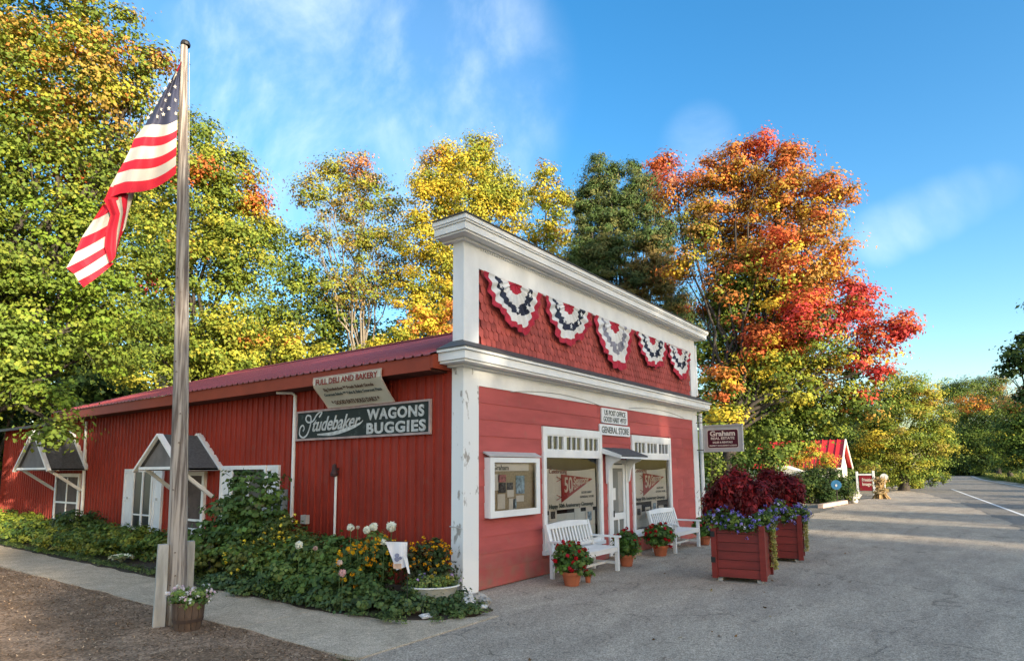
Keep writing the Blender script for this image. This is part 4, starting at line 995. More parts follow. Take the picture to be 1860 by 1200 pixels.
for k in range(14):
    a0 = k/14*2*math.pi; a1 = (k+.94)/14*2*math.pi; mb = MB(); pr = ((.14, 0), (.17, .17), (.178, .33))
    for (r0, z0), (r1, z1) in zip(pr, pr[1:]): mb.quad((cx+r0*math.cos(a0), cy+r0*math.sin(a0), z0), (cx+r0*math.cos(a1), cy+r0*math.sin(a1), z0), (cx+r1*math.cos(a1), cy+r1*math.sin(a1), z1), (cx+r1*math.cos(a0), cy+r1*math.sin(a0), z1))
    mb.build('stave', BARREL, TB)
MB().lathe([(.164, .10), (.172, .14)], (cx, cy, 0), 20).lathe([(0, .28), (.17, .28)], (cx, cy, 0), 16).build('hoop', mat('rust_hoop', (.07, .045, .035), .7), TB)
lob = [((cx-.09, cy+.02, .40), (.14, .14, .10)), ((cx+.10, cy-.04, .40), (.15, .14, .10)), ((cx, cy-.08, .35), (.17, .13, .10))]
C, Nn, Sz, K = blob_leaves(lob, 14, palette([(.12, .20, .05), (.2, .28, .07), (.07, .13, .03)]), .06, .04, shell=(.1, 1), density=1.2); leaf_mesh('foliage', C, Nn, Sz, K, LEAF_SMALL, TB)
flowers('blossoms', np.concatenate([shell_pts(14, c_, np.array(r_)*1.1, .3) for c_, r_ in lob]), .05, [(.78, .58, .66), (.8, .7, .74), (.75, .74, .70)], TB, 6)

# flag: sheet laid from photographed outline, hanging in folds beside the pole
FL = thing('flag', 'stars and stripes hanging limp in folds from the top of the wooden flagpole', 'flag', tuple(at(325, 200, 8.9)))
FM = [FLAG_RED, FLAG_WHITE, FLAG_BLUE]; mb = MB(); FD = 8.93
Lb = [(329, 112)]+[(329-66*(i/7)**1.0, 112+116*(i/7)) for i in range(1, 8)]+[(244, 252), (237, 270), (224, 296), (213, 315), (200, 339), (190, 362)]
Rb = [(330, 111)]+[(330-8*i/7, 111+107*i/7) for i in range(1, 8)]+[(322, 236), (320.5, 250), (320.7, 267), (320, 283), (320, 300), (320, 315)]
def FPt(i, t, u):      # i stripe index edge (float 0..13), u 0 at the pole
    k = min(int(i), 12); f = i-k
    l = np.array(Lb[k])*(1-f)+np.array(Lb[k+1])*f; r = np.array(Rb[k])*(1-f)+np.array(Rb[k+1])*f
    p = r*(1-u)+l*u; sag = (i/13)**1.5*16*math.sin(math.pi*min(1, u*1.3))*(1-u*.6)*(1 if i > 6 else .5); p = p+np.array([0, sag])
    dp = .09*math.sin(u*11+i*.35)*u+.05*math.sin(u*5+i*.5)+.12*u
    return at(p[0], p[1], FD+dp-.06*(1-u))
NU = 26
for s_ in range(13):
    for sub in range(2):
        i0, i1 = s_+sub/2, s_+(sub+1)/2
        for q in range(NU):
            u0, u1 = q/NU, (q+1)/NU
            m_ = 2 if s_ < 7 else (0 if s_ % 2 == 0 else 1)
            mb.quad(FPt(i0, 0, u0), FPt(i0, 0, u1), FPt(i1, 0, u1), FPt(i1, 0, u0), m=m_)
# back fold rolled behind the upper sheet
for q in range(13):
    m_ = 1 if q % 2 else 0
    for sub in range(2):
        a0, a1 = (q+sub/2), (q+(sub+1)/2)
        for k in range(4):
            def BP(i, w_):
                p = FPt(i, 0, 1.0); o = FPt(i, 0, .75); return p*(1-w_)+o*w_+FW*(.10*math.sin(w_*math.pi)+.08*w_)
            mb.quad(BP(a0, k/4), BP(a0, (k+1)/4), BP(a1, (k+1)/4), BP(a1, k/4), m=m_)
def cpx(x, y): return (60+x/2.309, 40+y/2.308)
def bands(rows, cols, depth, nsub=3, n=10, wave=.03, ph=0.):
    for j in range(len(rows)-1):
        for sub in range(nsub):
            for q in range(n):
                def Q(f, u):
                    a = np.array(rows[j])*(1-f)+np.array(rows[j+1])*f
                    l, r = cpx(a[0], a[1]), cpx(a[2], a[3]); x = l[0]*(1-u)+r[0]*u; y = l[1]*(1-u)+r[1]*u+1.5*math.sin(u*math.pi)
                    return at(x, y, FD+depth+wave*math.sin(u*7+j*.4+f*.4+ph)+.05*(1-u))
                f0, f1 = sub/nsub, (sub+1)/nsub
                mb.quad(Q(f0, q/n), Q(f0, (q+1)/n), Q(f1, (q+1)/n), Q(f1, q/n), m=cols[j])
bands([(297, 760, 340, 775), (252, 830, 322, 795), (203, 905, 318, 850), (178, 965, 312, 893), (140, 1030, 310, 938), (172, 1055, 312, 968), (190, 1085, 322, 1006), (212, 1112, 338, 1012)], [0, 1, 0, 1, 0, 1, 0], .12)
bands([(296, 742, 345, 738), (325, 808, 365, 803), (305, 880, 352, 872), (300, 940, 347, 955), (320, 1010, 345, 985)], [0, 0, 0, 0], .02, 4, 6, .02)
TC = [(330, 740, 425, 712), (360, 800, 402, 795), (350, 870, 388, 858), (345, 940, 366, 905), (343, 985, 350, 968)]
def tcq(r, u):
    k = min(int(r), 3); f = r-k; a = np.array(TC[k])*(1-f)+np.array(TC[k+1])*f; l, rr_ = cpx(a[0], a[1]), cpx(a[2], a[3])
    return at(l[0]*(1-u)+rr_[0]*u, l[1]*(1-u)+rr_[1]*u, FD+.16+.03*math.sin(u*9))
for j in range(12):
    for (ua, ub, m_) in ((0, .42, 1), (.42, .74, 0), (.74, 1., 1)):
        for k in range(3):
            a_, b_ = ua+(ub-ua)*k/3, ua+(ub-ua)*(k+1)/3; mm = m_ if j < 7 else (1 if ub < .6 else 0)
            mb.quad(tcq(j/3, a_), tcq(j/3, b_), tcq((j+1)/3, b_), tcq((j+1)/3, a_), m=mm)
mb.build('cloth', FM, FL, smooth=True)
def topx(p):
    d = p-CAM; z = d@FW; return 930+F*(d@RT)/z, PPY-F*(d@UP)/z
GRID = []
for i_ in range(0, 71, 2):
    for u_ in range(0, 41):
        p_ = FPt(i_/10, 0, u_/40); GRID.append((p_,)+topx(p_))
st = MB()
for (x, y) in ((319.5, 137), (309.5, 149), (319, 160), (301.5, 161.5), (309, 173), (291.5, 175), (301, 184.5), (319, 183), (283.5, 188), (308, 196.5), (293, 198.5), (275.5, 202.5), (319.5, 206), (298, 209.5), (286, 212), (268.5, 215.5)):
    c = min(GRID, key=lambda g: (g[1]-x)**2+(g[2]-y)**2)[0]-FW*.014; r_ = .032; pts = []
    for q in range(10):
        a = math.pi/2+q*math.pi/5; rr_ = r_ if q % 2 == 0 else r_*.42; pts.append(tuple(c+RT*math.cos(a)*rr_*.9+UP*math.sin(a)*rr_))
    st.prism(pts, tuple(FW*.004))
st.build('star', FLAG_WHITE, FL)

# ------------------------------------------------------------------ flower bed
def shrub(name, label, cat, lobes, per, pal, clump, leaf, group='plants in the side bed', stems=6, flat=.5, density=1.1, mat_=None, aspect=.8, up=.35, shell=(.25, 1), trans=None, extra=None):
    c0 = lobes[0][0]; t = thing(name, label, cat, (c0[0], c0[1], .04), group)
    C, Nn, S, K = blob_leaves(lobes, per, pal, clump, leaf, density=density, flat=flat, up=up, shell=shell)
    k = C[:, 2] > .05; C, Nn, S, K = C[k], Nn[k], S[k], K[k]
    kx = C[:, 0] < -.06; C, Nn, S, K = C[kx], Nn[kx], S[kx], K[kx]
    leaf_mesh('foliage', C, Nn, S, K, mat_ or LEAF_SMALL, t, aspect)
    mb = MB()
    for (c, r) in lobes:
        for q in range(stems):
            p = np.array(c)+rdir(1, .5)[0]*np.array(r)*rng.uniform(.4, .95); p[0] = min(p[0], -.08); b = np.array((c[0]+rng.normal()*.08, c[1]+rng.normal()*.08, .03))
            mb.tube([b, b*.5+p*.5+rng.normal(size=3)*.03, p], [.009, .007, .004], 4)
    mb.build('stem', STEM, t); return t
g_mid = palette([(.08, .14, .028), (.12, .19, .035), (.05, .095, .02), (.17, .24, .04)], [4, 3, 3, 1])
g_dk = palette([(.045, .085, .022), (.07, .12, .03), (.10, .15, .035)], [3, 3, 1])
g_lt = palette([(.20, .27, .035), (.14, .21, .03), (.28, .32, .04)])
g_sp = palette([(.14, .19, .03), (.09, .15, .028), (.20, .23, .035), (.06, .11, .025)])
def lb(y, z, ry, rz, x=-1.0, rx=None): return (np.array((x, y, z)), (rx or ry, ry, rz))
shrub('spirea_bush', 'bright yellow-green bush at the far left end of the bed', 'bush', [lb(17.5, .35, 1.1, .42, -.9), lb(15.9, .30, .8, .36, -1.1)], 14, g_lt, .16, .085)
shrub('spirea_bush', 'low green bush before the far porch door', 'bush', [lb(14.0, .30, .8, .36, -1.25), lb(13.2, .3, .6, .4, -1.2)], 14, g_sp, .14, .08)
shrub('hydrangea_bush', 'dark rounded bush right of the far porch door', 'bush', [lb(12.0, .45, .62, .48, -.9)], 14, g_dk, .16, .11)
shrub('spirea_bush', 'long low green bush left of the shuttered window', 'bush', [lb(11.0, .28, .8, .36, -1.25), lb(10.0, .33, .7, .38, -1.2)], 16, g_sp, .13, .07)
shrub('spirea_bush', 'low green bush under the shuttered window', 'bush', [lb(9.2, .32, .7, .40, -1.2), lb(8.3, .32, .6, .38, -1.0)], 16, g_sp, .13, .07)
shrub('spirea_bush', 'low green bush before the gabled door hood', 'bush', [lb(7.6, .30, .5, .36, -.8), lb(7.0, .28, .45, .34, -.7)], 14, g_mid, .13, .07)
# hostas: each leaf a piece
def hosta(name, label, x, y, n, ln, z, col, edge=None, group=None):
    t = thing(name, label, 'hosta', (x, y, .04), group)
    m1 = mat(name+'_leaf', col, .5, .2, 6); m2 = mat(name+'_edge', edge, .5, .1) if edge else m1
    for k in range(n):
        a = k*2.4; l = ln*rnd.uniform(.7, 1.1); ht = z*rnd.uniform(.6, 1.1); mb = MB(); d = Vector((math.cos(a), math.sin(a), 0)); s_ = Vector((-d.y, d.x, 0)); rows_ = []
        for j in range(6):
            u = j/5; wd = ln*.36*math.sin(math.pi*min(.97, u*.92+.08))**.8; p = Vector((x, y, .05))+d*l*u+Vector((0, 0, ht*math.sin(u*2.2)))
            rows_.append([p-s_*wd+Vector((0, 0, .012)), p-s_*wd*.6, p, p+s_*wd*.6, p+s_*wd+Vector((0, 0, .012))])
        for r0, r1 in zip(rows_, rows_[1:]):
            for q in range(4): mb.quad(r0[q], r0[q+1], r1[q+1], r1[q], m=1 if q in (0, 3) else 0)
        mb.build('leaf', [m1, m2], t, smooth=True)
hosta('variegated_hosta', 'small hosta with white-edged leaves by the path', -1.55, 7.75, 22, .26, .13, (.12, .18, .06), (.62, .64, .48))
hosta('green_hosta', 'broad-leaved green plant just left of the flagpole', -1.45, 5.9, 26, .34, .30, (.085, .15, .04))
hosta('green_hosta', 'lime hosta low beside the long low bush', -1.65, 10.7, 14, .22, .12, (.22, .28, .06), (.45, .47, .2))
# tall leafy clump that hides the second window
TALL = [lb(4.45, 1.55, .30, .42, -.95), lb(4.5, 1.05, .42, .35, -1.0), lb(3.65, 1.50, .28, .42, -.95), lb(3.75, 1.05, .34, .36, -1.0), lb(5.05, 1.15, .34, .30, -.95), lb(4.8, .7, .6, .35, -1.1), lb(4.0, .65, .6, .4, -1.15), lb(3.4, .95, .25, .3, -.9), lb(5.3, .45, .5, .36, -1.1)]
shrub('tall_bush', 'tall dark leafy bush reaching up over the curtained window', 'bush', TALL, 13, palette([(.055, .105, .028), (.08, .15, .035), (.11, .19, .04), (.14, .15, .06)], [4, 4, 2, .7]), .17, .10, flat=.28, density=1.0, shell=(.1, 1))
shrub('leafy_bush', 'olive leafy bush just right of the flagpole posts', 'bush', [lb(5.4, .35, .5, .38, -1.45), lb(4.7, .3, .5, .34, -1.5)], 14, palette([(.10, .14, .03), (.07, .11, .025), (.17, .18, .04)]), .13, .08)
yb = shrub('yellow_flower_bush', 'bush sprinkled with small yellow flowers in the middle of the bed', 'flowering plant', [lb(3.05, .75, .38, .38, -1.0), lb(2.6, .55, .4, .36, -1.0), lb(3.3, .4, .45, .36, -1.35)], 14, palette([(.10, .13, .03), (.14, .16, .035), (.06, .10, .025)]), .13, .07)
flowers('blossoms', np.concatenate([shell_pts(34, c, r, .1) for c, r in (lb(3.05, .78, .40, .38, -1.0), lb(2.7, .55, .42, .36, -1.05), lb(3.4, .4, .48, .36, -1.35))]), .045, [(.80, .62, .04), (.75, .66, .10), (.68, .5, .05)], yb, 7)
dh = shrub('dahlia_clump', 'big green clump carrying white and pink dahlia blooms', 'flowering plant', [lb(2.2, .48, .5, .40, -1.1), lb(1.5, .50, .5, .42, -1.05), lb(.95, .55, .42, .42, -.95), lb(1.9, .28, .6, .3, -1.45), lb(2.75, .35, .5, .34, -1.4), lb(1.2, .25, .5, .3, -1.4)], 15, palette([(.075, .14, .035), (.115, .19, .04), (.05, .095, .025), (.16, .22, .05)]), .14, .085)
def bloom(p, r, col, parent):
    C, Nn, K = [], [], []
    for k in range(46):
        ph = math.acos(1-1.75*(k+.5)/46); th = k*2.4; d = np.array([math.sin(ph)*math.cos(th), math.sin(ph)*math.sin(th), math.cos(ph)]); ax = np.array([-.75, -.5, .45]); ax /= np.linalg.norm(ax)
        e1 = np.cross(ax, [0, 0, 1.]); e1 /= np.linalg.norm(e1); e2 = np.cross(ax, e1); d = e1*d[0]+e2*d[1]+ax*d[2]
        C.append(np.array(p)+d*r*.72); Nn.append(d*.6+rng.normal(size=3)*.25); K.append(np.array(col)*rng.uniform(.88, 1.08))
    leaf_mesh('bloom', np.array(C), np.array(Nn), r*.75, np.array(K), PETAL, parent, .75, .1)
    mb = MB(); mb.tube([(p[0]+.02, p[1]+.02, p[2]-.45), tuple(p)], .006, 4); mb.build('stem', STEM, parent)
WHT, PNK = (.80, .80, .66), (.72, .42, .40)
for (px, py, r, colr) in ((543, 989, .062, WHT), (637, 957, .060, WHT), (667, 962, .062, WHT), (679, 956, .066, WHT), (711, 956, .082, WHT), (650, 957, .03, (.6, .5, .42)), (622, 1040, .055, PNK), (617, 1021, .04, (.66, .5, .42)), (573, 995, .035, (.5, .33, .28)), (697, 984, .05, WHT)):
    bloom(at(px, py, 8.7-(.5 if py > 985 else 0)+max(0, (600-px))*.012), r, colr, dh)
rb = shrub('rudbeckia_clump', 'clump of golden daisies left of the small white garden flag', 'flowering plant', [lb(.72, .42, .30, .36, -1.35), lb(.55, .62, .26, .28, -1.1), lb(.45, .25, .35, .25, -1.4)], 13, g_dk, .12, .07)
rb2 = shrub('rudbeckia_clump', 'dark clump of golden daisies against the wall by the corner pilaster', 'flowering plant', [lb(.15, .58, .26, .30, -.55), lb(-.12, .50, .22, .28, -.6), lb(.35, .5, .28, .30, -.7), lb(.0, .3, .35, .28, -.7)], 13, palette([(.05, .06, .02), (.075, .07, .025), (.04, .07, .02)]), .11, .06)
GOLD = [(.78, .34, .01), (.75, .42, .015), (.65, .26, .01)]
flowers('blossoms', np.concatenate([shell_pts(60, c, np.array(r)*1.02, .1, .85) for c, r in (lb(.74, .50, .30, .34, -1.38), lb(.56, .66, .26, .26, -1.12))]), .052, GOLD, rb, 6)
flowers('blossoms', np.concatenate([shell_pts(30, c, np.array(r)*1.04, .9, .9) for c, r in (lb(.15, .62, .26, .26, -.55), lb(-.12, .56, .22, .24, -.62), lb(.35, .55, .28, .28, -.7))]), .045, GOLD, rb2, 6)
shrub('low_groundcover', 'low leafy edging plants in front of the dahlia clump', 'ground cover', [lb(1.9, .10, .35, .14, -1.65), lb(1.2, .12, .4, .16, -1.6), lb(.5, .12, .45, .18, -1.55), lb(2.7, .10, .4, .15, -1.7), lb(-.2, .12, .35, .17, -1.45), lb(3.5, .1, .4, .15, -1.7)], 10, palette([(.07, .12, .04), (.11, .16, .045), (.05, .09, .04)]), .10, .07, stems=2, density=1.6)
shrub('low_groundcover', 'low weedy plants round the stones at the corner pilaster', 'ground cover', [lb(-.55, .08, .3, .14, -1.1), lb(-.85, .06, .22, .09, -.95), lb(-.45, .10, .22, .14, -.65)], 9, palette([(.05, .09, .03), (.08, .13, .04), (.12, .16, .05)]), .08, .055, stems=2, density=1.6)
shrub('grassy_edging', 'ragged grassy edging between the flower bed and the path', 'edging plants', [lb(3.0+i_*.62-3.4, .03, .36, .07, -1.83+.02*math.sin(i_*2.3), .10) for i_ in range(26)], 8, palette([(.09, .14, .04), (.14, .19, .05), (.06, .10, .03)]), .08, .05, stems=0, density=2.2, flat=.8, aspect=.35)
shrub('corner_weeds', 'small weeds and grass tufts round the stones at the store corner', 'weeds', [lb(-.95, .02, .16, .05, -1.2), lb(-1.02, .02, .14, .05, -.85), lb(-.75, .02, .12, .05, -.5), lb(-.9, .02, .1, .05, -1.5), lb(-.35, .02, .1, .05, -.2)], 8, palette([(.10, .16, .04), (.15, .20, .05)]), .06, .05, stems=0, density=3., flat=.8, aspect=.35)
# small garden flag on a wire stand
GF = thing('garden_flag', 'small white garden flag with a blue bird print, curled, on a wire stand', 'garden flag', tuple(at(722, 1060, 8.25)))
d0 = 8.25; n = 10; mb = MB()
def gp(u, v):
    l = np.array((700+v*20, 983+v*52)); r = np.array((740-v*1, 984+v*44)); p = l*(1-u)+r*u
    return at(p[0], p[1], d0+.03*math.sin(u*6+v*2)+.02*u)
for i in range(n):
    for k in range(n): mb.quad(gp(i/n, k/n), gp((i+1)/n, k/n), gp((i+1)/n, (k+1)/n), gp(i/n, (k+1)/n))
mb.build('cloth', mat('garden_flag_white', (.72, .72, .76), .8, .06), GF, smooth=True)
mb = MB()
def gq(u, v): return at(732+u*8+v*9, 1008+v*32+u*4, d0-.03+.02*u)
for i in range(4):
    for k in range(6): mb.quad(gq(i/4*(1-k/6*.5), k/6), gq((i+1)/4*(1-k/6*.5), k/6), gq((i+1)/4*(1-(k+1)/6*.5), (k+1)/6), gq(i/4*(1-(k+1)/6*.5), (k+1)/6))
mb.build('curled_corner', mat('garden_flag_white_back', (.70, .70, .70), .8, .06), GF)
BB = mat('bird_print', (.20, .21, .30), .8, .3, 20)
for (x, y, r) in ((721, 1008, .030), (721, 1015, .034), (727, 1013, .022)):
    c = at(x, y, d0-.055); MB().prism([tuple(c+RT*math.cos(q*.7)*r+UP*math.sin(q*.7)*r*.9) for q in range(9)], tuple(FW*.003)).build('bird_print', BB, GF)
c = at(722, 1028, d0-.03); MB().prism([tuple(c+RT*x_+UP*y_) for x_, y_ in ((-.05, -.03), (.05, -.03), (.05, .035), (-.06, .03))], tuple(FW*.003)).build('peach_print', mat('peach_print', (.55, .38, .28), .8, .2, 10), GF)
pt = at(741, 983, d0+.02); pb = pt.copy(); pb[2] = .02
MB().tube([tuple(at(699, 982, d0)), tuple(pt), tuple(pb)], .006, 5).build('wire_stand', BLACK, GF)
# white enamel tub with pansies
TX, TY = -.92, -.32
WT = thing('pansy_tub', 'white enamel tub of pansies at the foot of the corner pilaster', 'flower tub', (TX, TY, .04))
ang = math.radians(-35)
mb = MB(); prof = [(0, 0), (.13, .0), (.20, .06), (.245, .20), (.27, .205), (.272, .225), (.25, .225), (.23, .19), (0, .19)]
mb.lathe(prof, (0, 0, 0), 24, sx=1.25, sy=.8); mb.v = [(TX+x*math.cos(ang)-y*math.sin(ang), TY+x*math.sin(ang)+y*math.cos(ang), z+.09) for x, y, z in mb.v]
mb.build('tub', ENAMEL, WT, smooth=True)
lob = [((TX-.12, TY+.12, .36), (.16, .16, .10)), ((TX+.02, TY, .36), (.18, .16, .10)), ((TX+.16, TY-.1, .35), (.14, .14, .10)), ((TX-.26, TY+.16, .28), (.12, .12, .14))]
C, Nn, Sz, K = blob_leaves(lob, 14, palette([(.20, .27, .06), (.12, .18, .045), (.28, .30, .08), (.07, .11, .04)]), .06, .036, shell=(.1, 1), density=1.4); leaf_mesh('foliage', C, Nn, Sz, K, LEAF_SMALL, WT)
flowers('blossoms', np.concatenate([shell_pts(7, c_, np.array(r_)*1.15, .8) for c_, r_ in lob[:3]]), .045, [(.28, .16, .45), (.45, .3, .55), (.6, .5, .6), (.6, .42, .05)], WT, 5)
# stones
def rock(x, y, r, label, m=STONE, h=.6, group='stones at the corner of the bed', zs=.02):
    mb = MB(); n, k = 9, 5
    for j in range(k+1):
        ph = math.pi*j/k
        for i in range(n):
            th = 2*math.pi*i/n; q = r*(1+.22*math.sin(3*th+x*40+j)+rnd.uniform(-.13, .13)); mb.v.append((x+q*math.sin(ph)*math.cos(th)*1.15, y+q*math.sin(ph)*math.sin(th), zs+r*h*.55+q*h*math.cos(ph)))
    for j in range(k):
        for i in range(n): mb.f.append((j*n+i, j*n+(i+1) % n, (j+1)*n+(i+1) % n, (j+1)*n+i)); mb.m.append(0)
    o = mb.build('stone', m); o.data.transform(Matrix.Translation((-x, -y, 0))); o.location = (x, y, 0); tag(o, label, 'stone', group); return o
RW = mat('white_stone', (.60, .58, .54), .9, .15, 5, .3, 30)
rock(-.50, -.52, .12, 'large whitish stone right of the pansy tub', RW, .75); rock(-.62, -.66, .10, 'pale stone leaning before the large whitish one', RW, .8)
rock(-.28, -.52, .12, 'grey-brown stone at the pilaster foot, rightmost big one'); rock(-.30, -.68, .085, 'brown rounded stone at the outer edge of the corner'); rock(-.56, -.86, .055, 'small white chip of stone at the asphalt edge', RW, .5)
rock(-1.22, -.28, .12, 'flat grey stone left of the pansy tub', STONE, .4); rock(-1.10, -.42, .10, 'flat grey stone under the pansy tub edge', STONE, .4); rock(-1.40, -.62, .08, 'small white stone at the path edge', RW, .4); rock(-.45, -.80, .05, 'tiny grey stone before the whitish stones', STONE, .6)

# ------------------------------------------------------------------ beyond the store, right side
rock(20.5, 1.0, .32, 'pinkish boulder nearest behind the far planter', STONE_PINK, .6, 'boulders along the lot edge'); rock(21.6, .55, .30, 'second pinkish boulder along the lot edge', STONE_PINK, .6, 'boulders along the lot edge')
rock(23.2, .7, .26, 'third pinkish boulder along the lot edge', STONE_PINK, .6, 'boulders along the lot edge'); rock(25.2, .8, .28, 'pale boulder before the dark shrub', RW, .5, 'boulders along the lot edge'); rock(30.4, .62, .42, 'grey boulder right of the dark shrub', STONE, .8, 'boulders along the lot edge'); rock(34.5, -.15, .40, 'grey boulder near the cornstalk figure', STONE, .7, 'boulders along the lot edge')
tag(MB().beam((24.8, -.25, .10), (29.6, -.55, .10), .22, .18).build('parking_log', STONE_PINK), 'low pale timber laid at the edge of the gravel', 'timber')
HT = at(1527, 870, 52.5); hx, hy = HT[0], HT[1]
HO = thing('cottage', 'white cottage with bright red metal roof beyond the dark shrub', 'house', (hx, hy, 0))
hx0, hx1, hyn, hyf, ze, zp = hx, hx+4.6, hy-.1, hy+6.2, 1.95, 4.0
CW = mat('cottage_white', (.66, .64, .58), .7, .08, 2); CR = mat('cottage_red_roof', (.55, .03, .035), .45, .1, 1)
MB().box(hx0+.3, hyn+.3, 0, hx1-.3, hyf-.3, ze).build('wall', CW, HO)
MB().prism([(hx0+.3, hyn+.3, ze), (hx1-.3, hyn+.3, ze), ((hx0+hx1)/2, hyn+.3, zp-.1)], (0, .1, 0)).build('gable', CW, HO)
xm = (hx0+hx1)/2
for i in range(12):
    a = hyn+(hyf-hyn)*i/12; b = hyn+(hyf-hyn)*(i+1)/12
    mb = MB(); mb.quad((hx0-.15, a, ze-.1), (xm, a, zp), (xm, b-.06, zp), (hx0-.15, b-.06, ze-.1)); mb.box(hx0, b-.001, 0, hx0, b, 0) if False else None
    mb.prism([(hx0-.15, b-.06, ze-.1), (xm, b-.06, zp), (xm, b-.06, zp+.07), (hx0-.15, b-.06, ze-.03)], (0, .06, 0)); mb.build('roof_panel', CR, HO)
MB().quad((hx1+.15, hyn, ze-.1), (hx1+.15, hyf, ze-.1), (xm, hyf, zp), (xm, hyn, zp)).build('roof_panel', CR, HO)
MB().beam((hx0-.2, hyn-.05, ze-.16), (xm, hyn-.05, zp-.02), .06, .22).beam((hx1+.2, hyn-.05, ze-.16), (xm, hyn-.05, zp-.02), .06, .22).build('rake_board', CW, HO)
MB().box(hx0+1.2, hyn+.26, .8, hx0+2.0, hyn+.3, 1.7).build('window', DARKP, HO)
# white canopy left of the cottage
MB_ = MB(); c1 = at(1440, 868, 38)
tag(MB().prism([(c1[0], c1[1]-1.2, 1.35), (c1[0], c1[1]+1.6, 1.35), (c1[0], c1[1]+.6, 2.0)], (3, 0, 0)).build('white_awning', CW), 'white awning just showing over the planter flowers', 'awning')
# red sign on two white posts
SGc = at(1575, 870, 48); RS = thing('roadside_sign', 'red board with two white words hung between white posts', 'sign', (SGc[0], SGc[1], 0))
sx_, sy_ = SGc[0], SGc[1]
def onx(px, py, x):
    d = ray(px, py); t_ = (x-CAM[0])/d[0]; return CAM+d*t_
yl, yr = onx(1557, 870, sx_)[1], onx(1587, 870, sx_)[1]
MB().box(sx_-.06, yl-.06, 0, sx_+.06, yl+.06, 1.6).box(sx_-.06, yr-.06, 0, sx_+.06, yr+.06, 1.65).box(sx_-.05, yr+.06, 1.35, sx_+.05, yl-.06, 1.45).build('post', WHITE, RS)
MB().box(sx_-.07, yr+.12, .35, sx_-.02, yl-.12, 1.32).build('board', mat('roadside_red', (.22, .012, .02), .6, .1), RS)
text('Primitive', .3, (sx_-.075, yl-.28, .95), SX, SY, CREAM, RS, width=.62, bold=.006); text('Images', .3, (sx_-.075, yl-.28, .68), SX, SY, CREAM, RS, width=.62, bold=.006)
# disc signs
def disc_sign(px, py, dist, r, m, label, name, pc=WHITE):
    c = at(px, py, dist); t = thing(name, label, 'sign', (c[0], c[1], 0)); c = tuple(c)
    MB().prism([(c[0]-.03, c[1]+r*math.cos(a), c[2]+r*math.sin(a)) for a in [i/14*2*math.pi for i in range(14)]], (.02, 0, 0)).build('disc', m, t)
    MB().tube([(c[0]+.02, c[1], 0), (c[0]+.02, c[1], c[2]+r)], .03, 6).build('post', pc, t); return t, c
t_, c_ = disc_sign(1519, 880, 36.0, .24, mat('blue_sign', (.06, .22, .42), .5), 'round blue sign standing in the dark shrub', 'blue_sign', BARK)
MB().prism([(c_[0]-.04, c_[1]+.05*math.cos(a)+.0, c_[2]-.03+.07*math.sin(a)) for a in [i/8*2*math.pi for i in range(8)]], (.006, 0, 0)).build('symbol', WHITE, t_)
t_, c_ = disc_sign(1606, 866, 50, .24, WHITE, 'round white sign on a post behind the cornstalk figure', 'white_sign')
# cornstalk figure
CF = thing('cornstalk_figure', 'bundle of tan cornstalks standing like a small figure by the lot', 'autumn decoration', tuple(at(1599, 900, 44)*np.array([1, 1, 0])))
fx, fy, _ = CF.location; mb = MB()
for k in range(46):
    a = rnd.uniform(0, 2*math.pi); r0 = rnd.uniform(.1, .55); r1 = rnd.uniform(.05, .4)
    mb.tube([(fx+r0*math.cos(a), fy+r0*math.sin(a), 0), (fx+.06*math.cos(a), fy+.06*math.sin(a), .55), (fx+r1*math.cos(a+.5), fy+r1*math.sin(a+.5), rnd.uniform(.9, 1.35))], [.03, .025, .012], 4)
mb.build('stalks', mat('dry_cornstalk', (.36, .24, .11), .9, .3, 5), CF)
C, Nn, Sz, K = blob_leaves([((fx, fy, 1.0), (.35, .35, .3)), ((fx, fy, .45), (.4, .4, .25))], 10, palette([(.42, .30, .13), (.25, .17, .08), (.48, .38, .2)]), .2, .2, density=1.6); leaf_mesh('husks', C, Nn, Sz, K, LEAF, CF, .3)
# white jug ornament at shrub foot
oc = at(1550, 893, 38); tag(MB().lathe([(0, 0), (.16, .02), (.2, .14), (.1, .3), (.05, .45), (.09, .5), (0, .52)], (oc[0], oc[1], 0), 12).build('white_ornament', RW, smooth=True), 'small white garden ornament at the dark shrub foot', 'ornament')
# shrubs on the right
def rshrub(label, name, L_, per, pal, cl, lf, **kw):
    c0 = L_[0][0]; t = thing(name, label, 'shrub', (c0[0], c0[1], 0), 'shrubs by the cottage')
    C, Nn, S, K = blob_leaves(L_, per, pal, cl, lf, **kw); k = C[:, 2] > .02; leaf_mesh('foliage', C[k], Nn[k], S[k], K[k], LEAF, t)
    mb = MB()
    for c, r in L_:
        for q in range(4): p = c+rdir(1, .4)[0]*np.array(r)*.7; mb.tube([(c[0], c[1], 0), tuple(p)], [.03, .01], 5)
    mb.build('stem', BARK, t)
rshrub('broad dark green shrub between the planters and the cottage', 'broad_shrub', [L(1490, 876, 28, 38), L(1465, 884, 24, 37), L(1515, 880, 22, 38), L(1478, 864, 16, 38), L(1535, 886, 15, 38), L(1500, 892, 20, 37), L(1450, 878, 20, 37), L(1470, 900, 15, 37), L(1500, 900, 14, 37), L(1525, 897, 13, 37.5), L(1448, 898, 14, 37), L(1534, 874, 12, 38), L(1512, 862, 13, 38), L(1540, 893, 10, 37.5)], 34, palette([(.045, .085, .022), (.07, .11, .03), (.03, .055, .02), (.11, .14, .03)]), .28, .10, flat=.9, density=1.3)
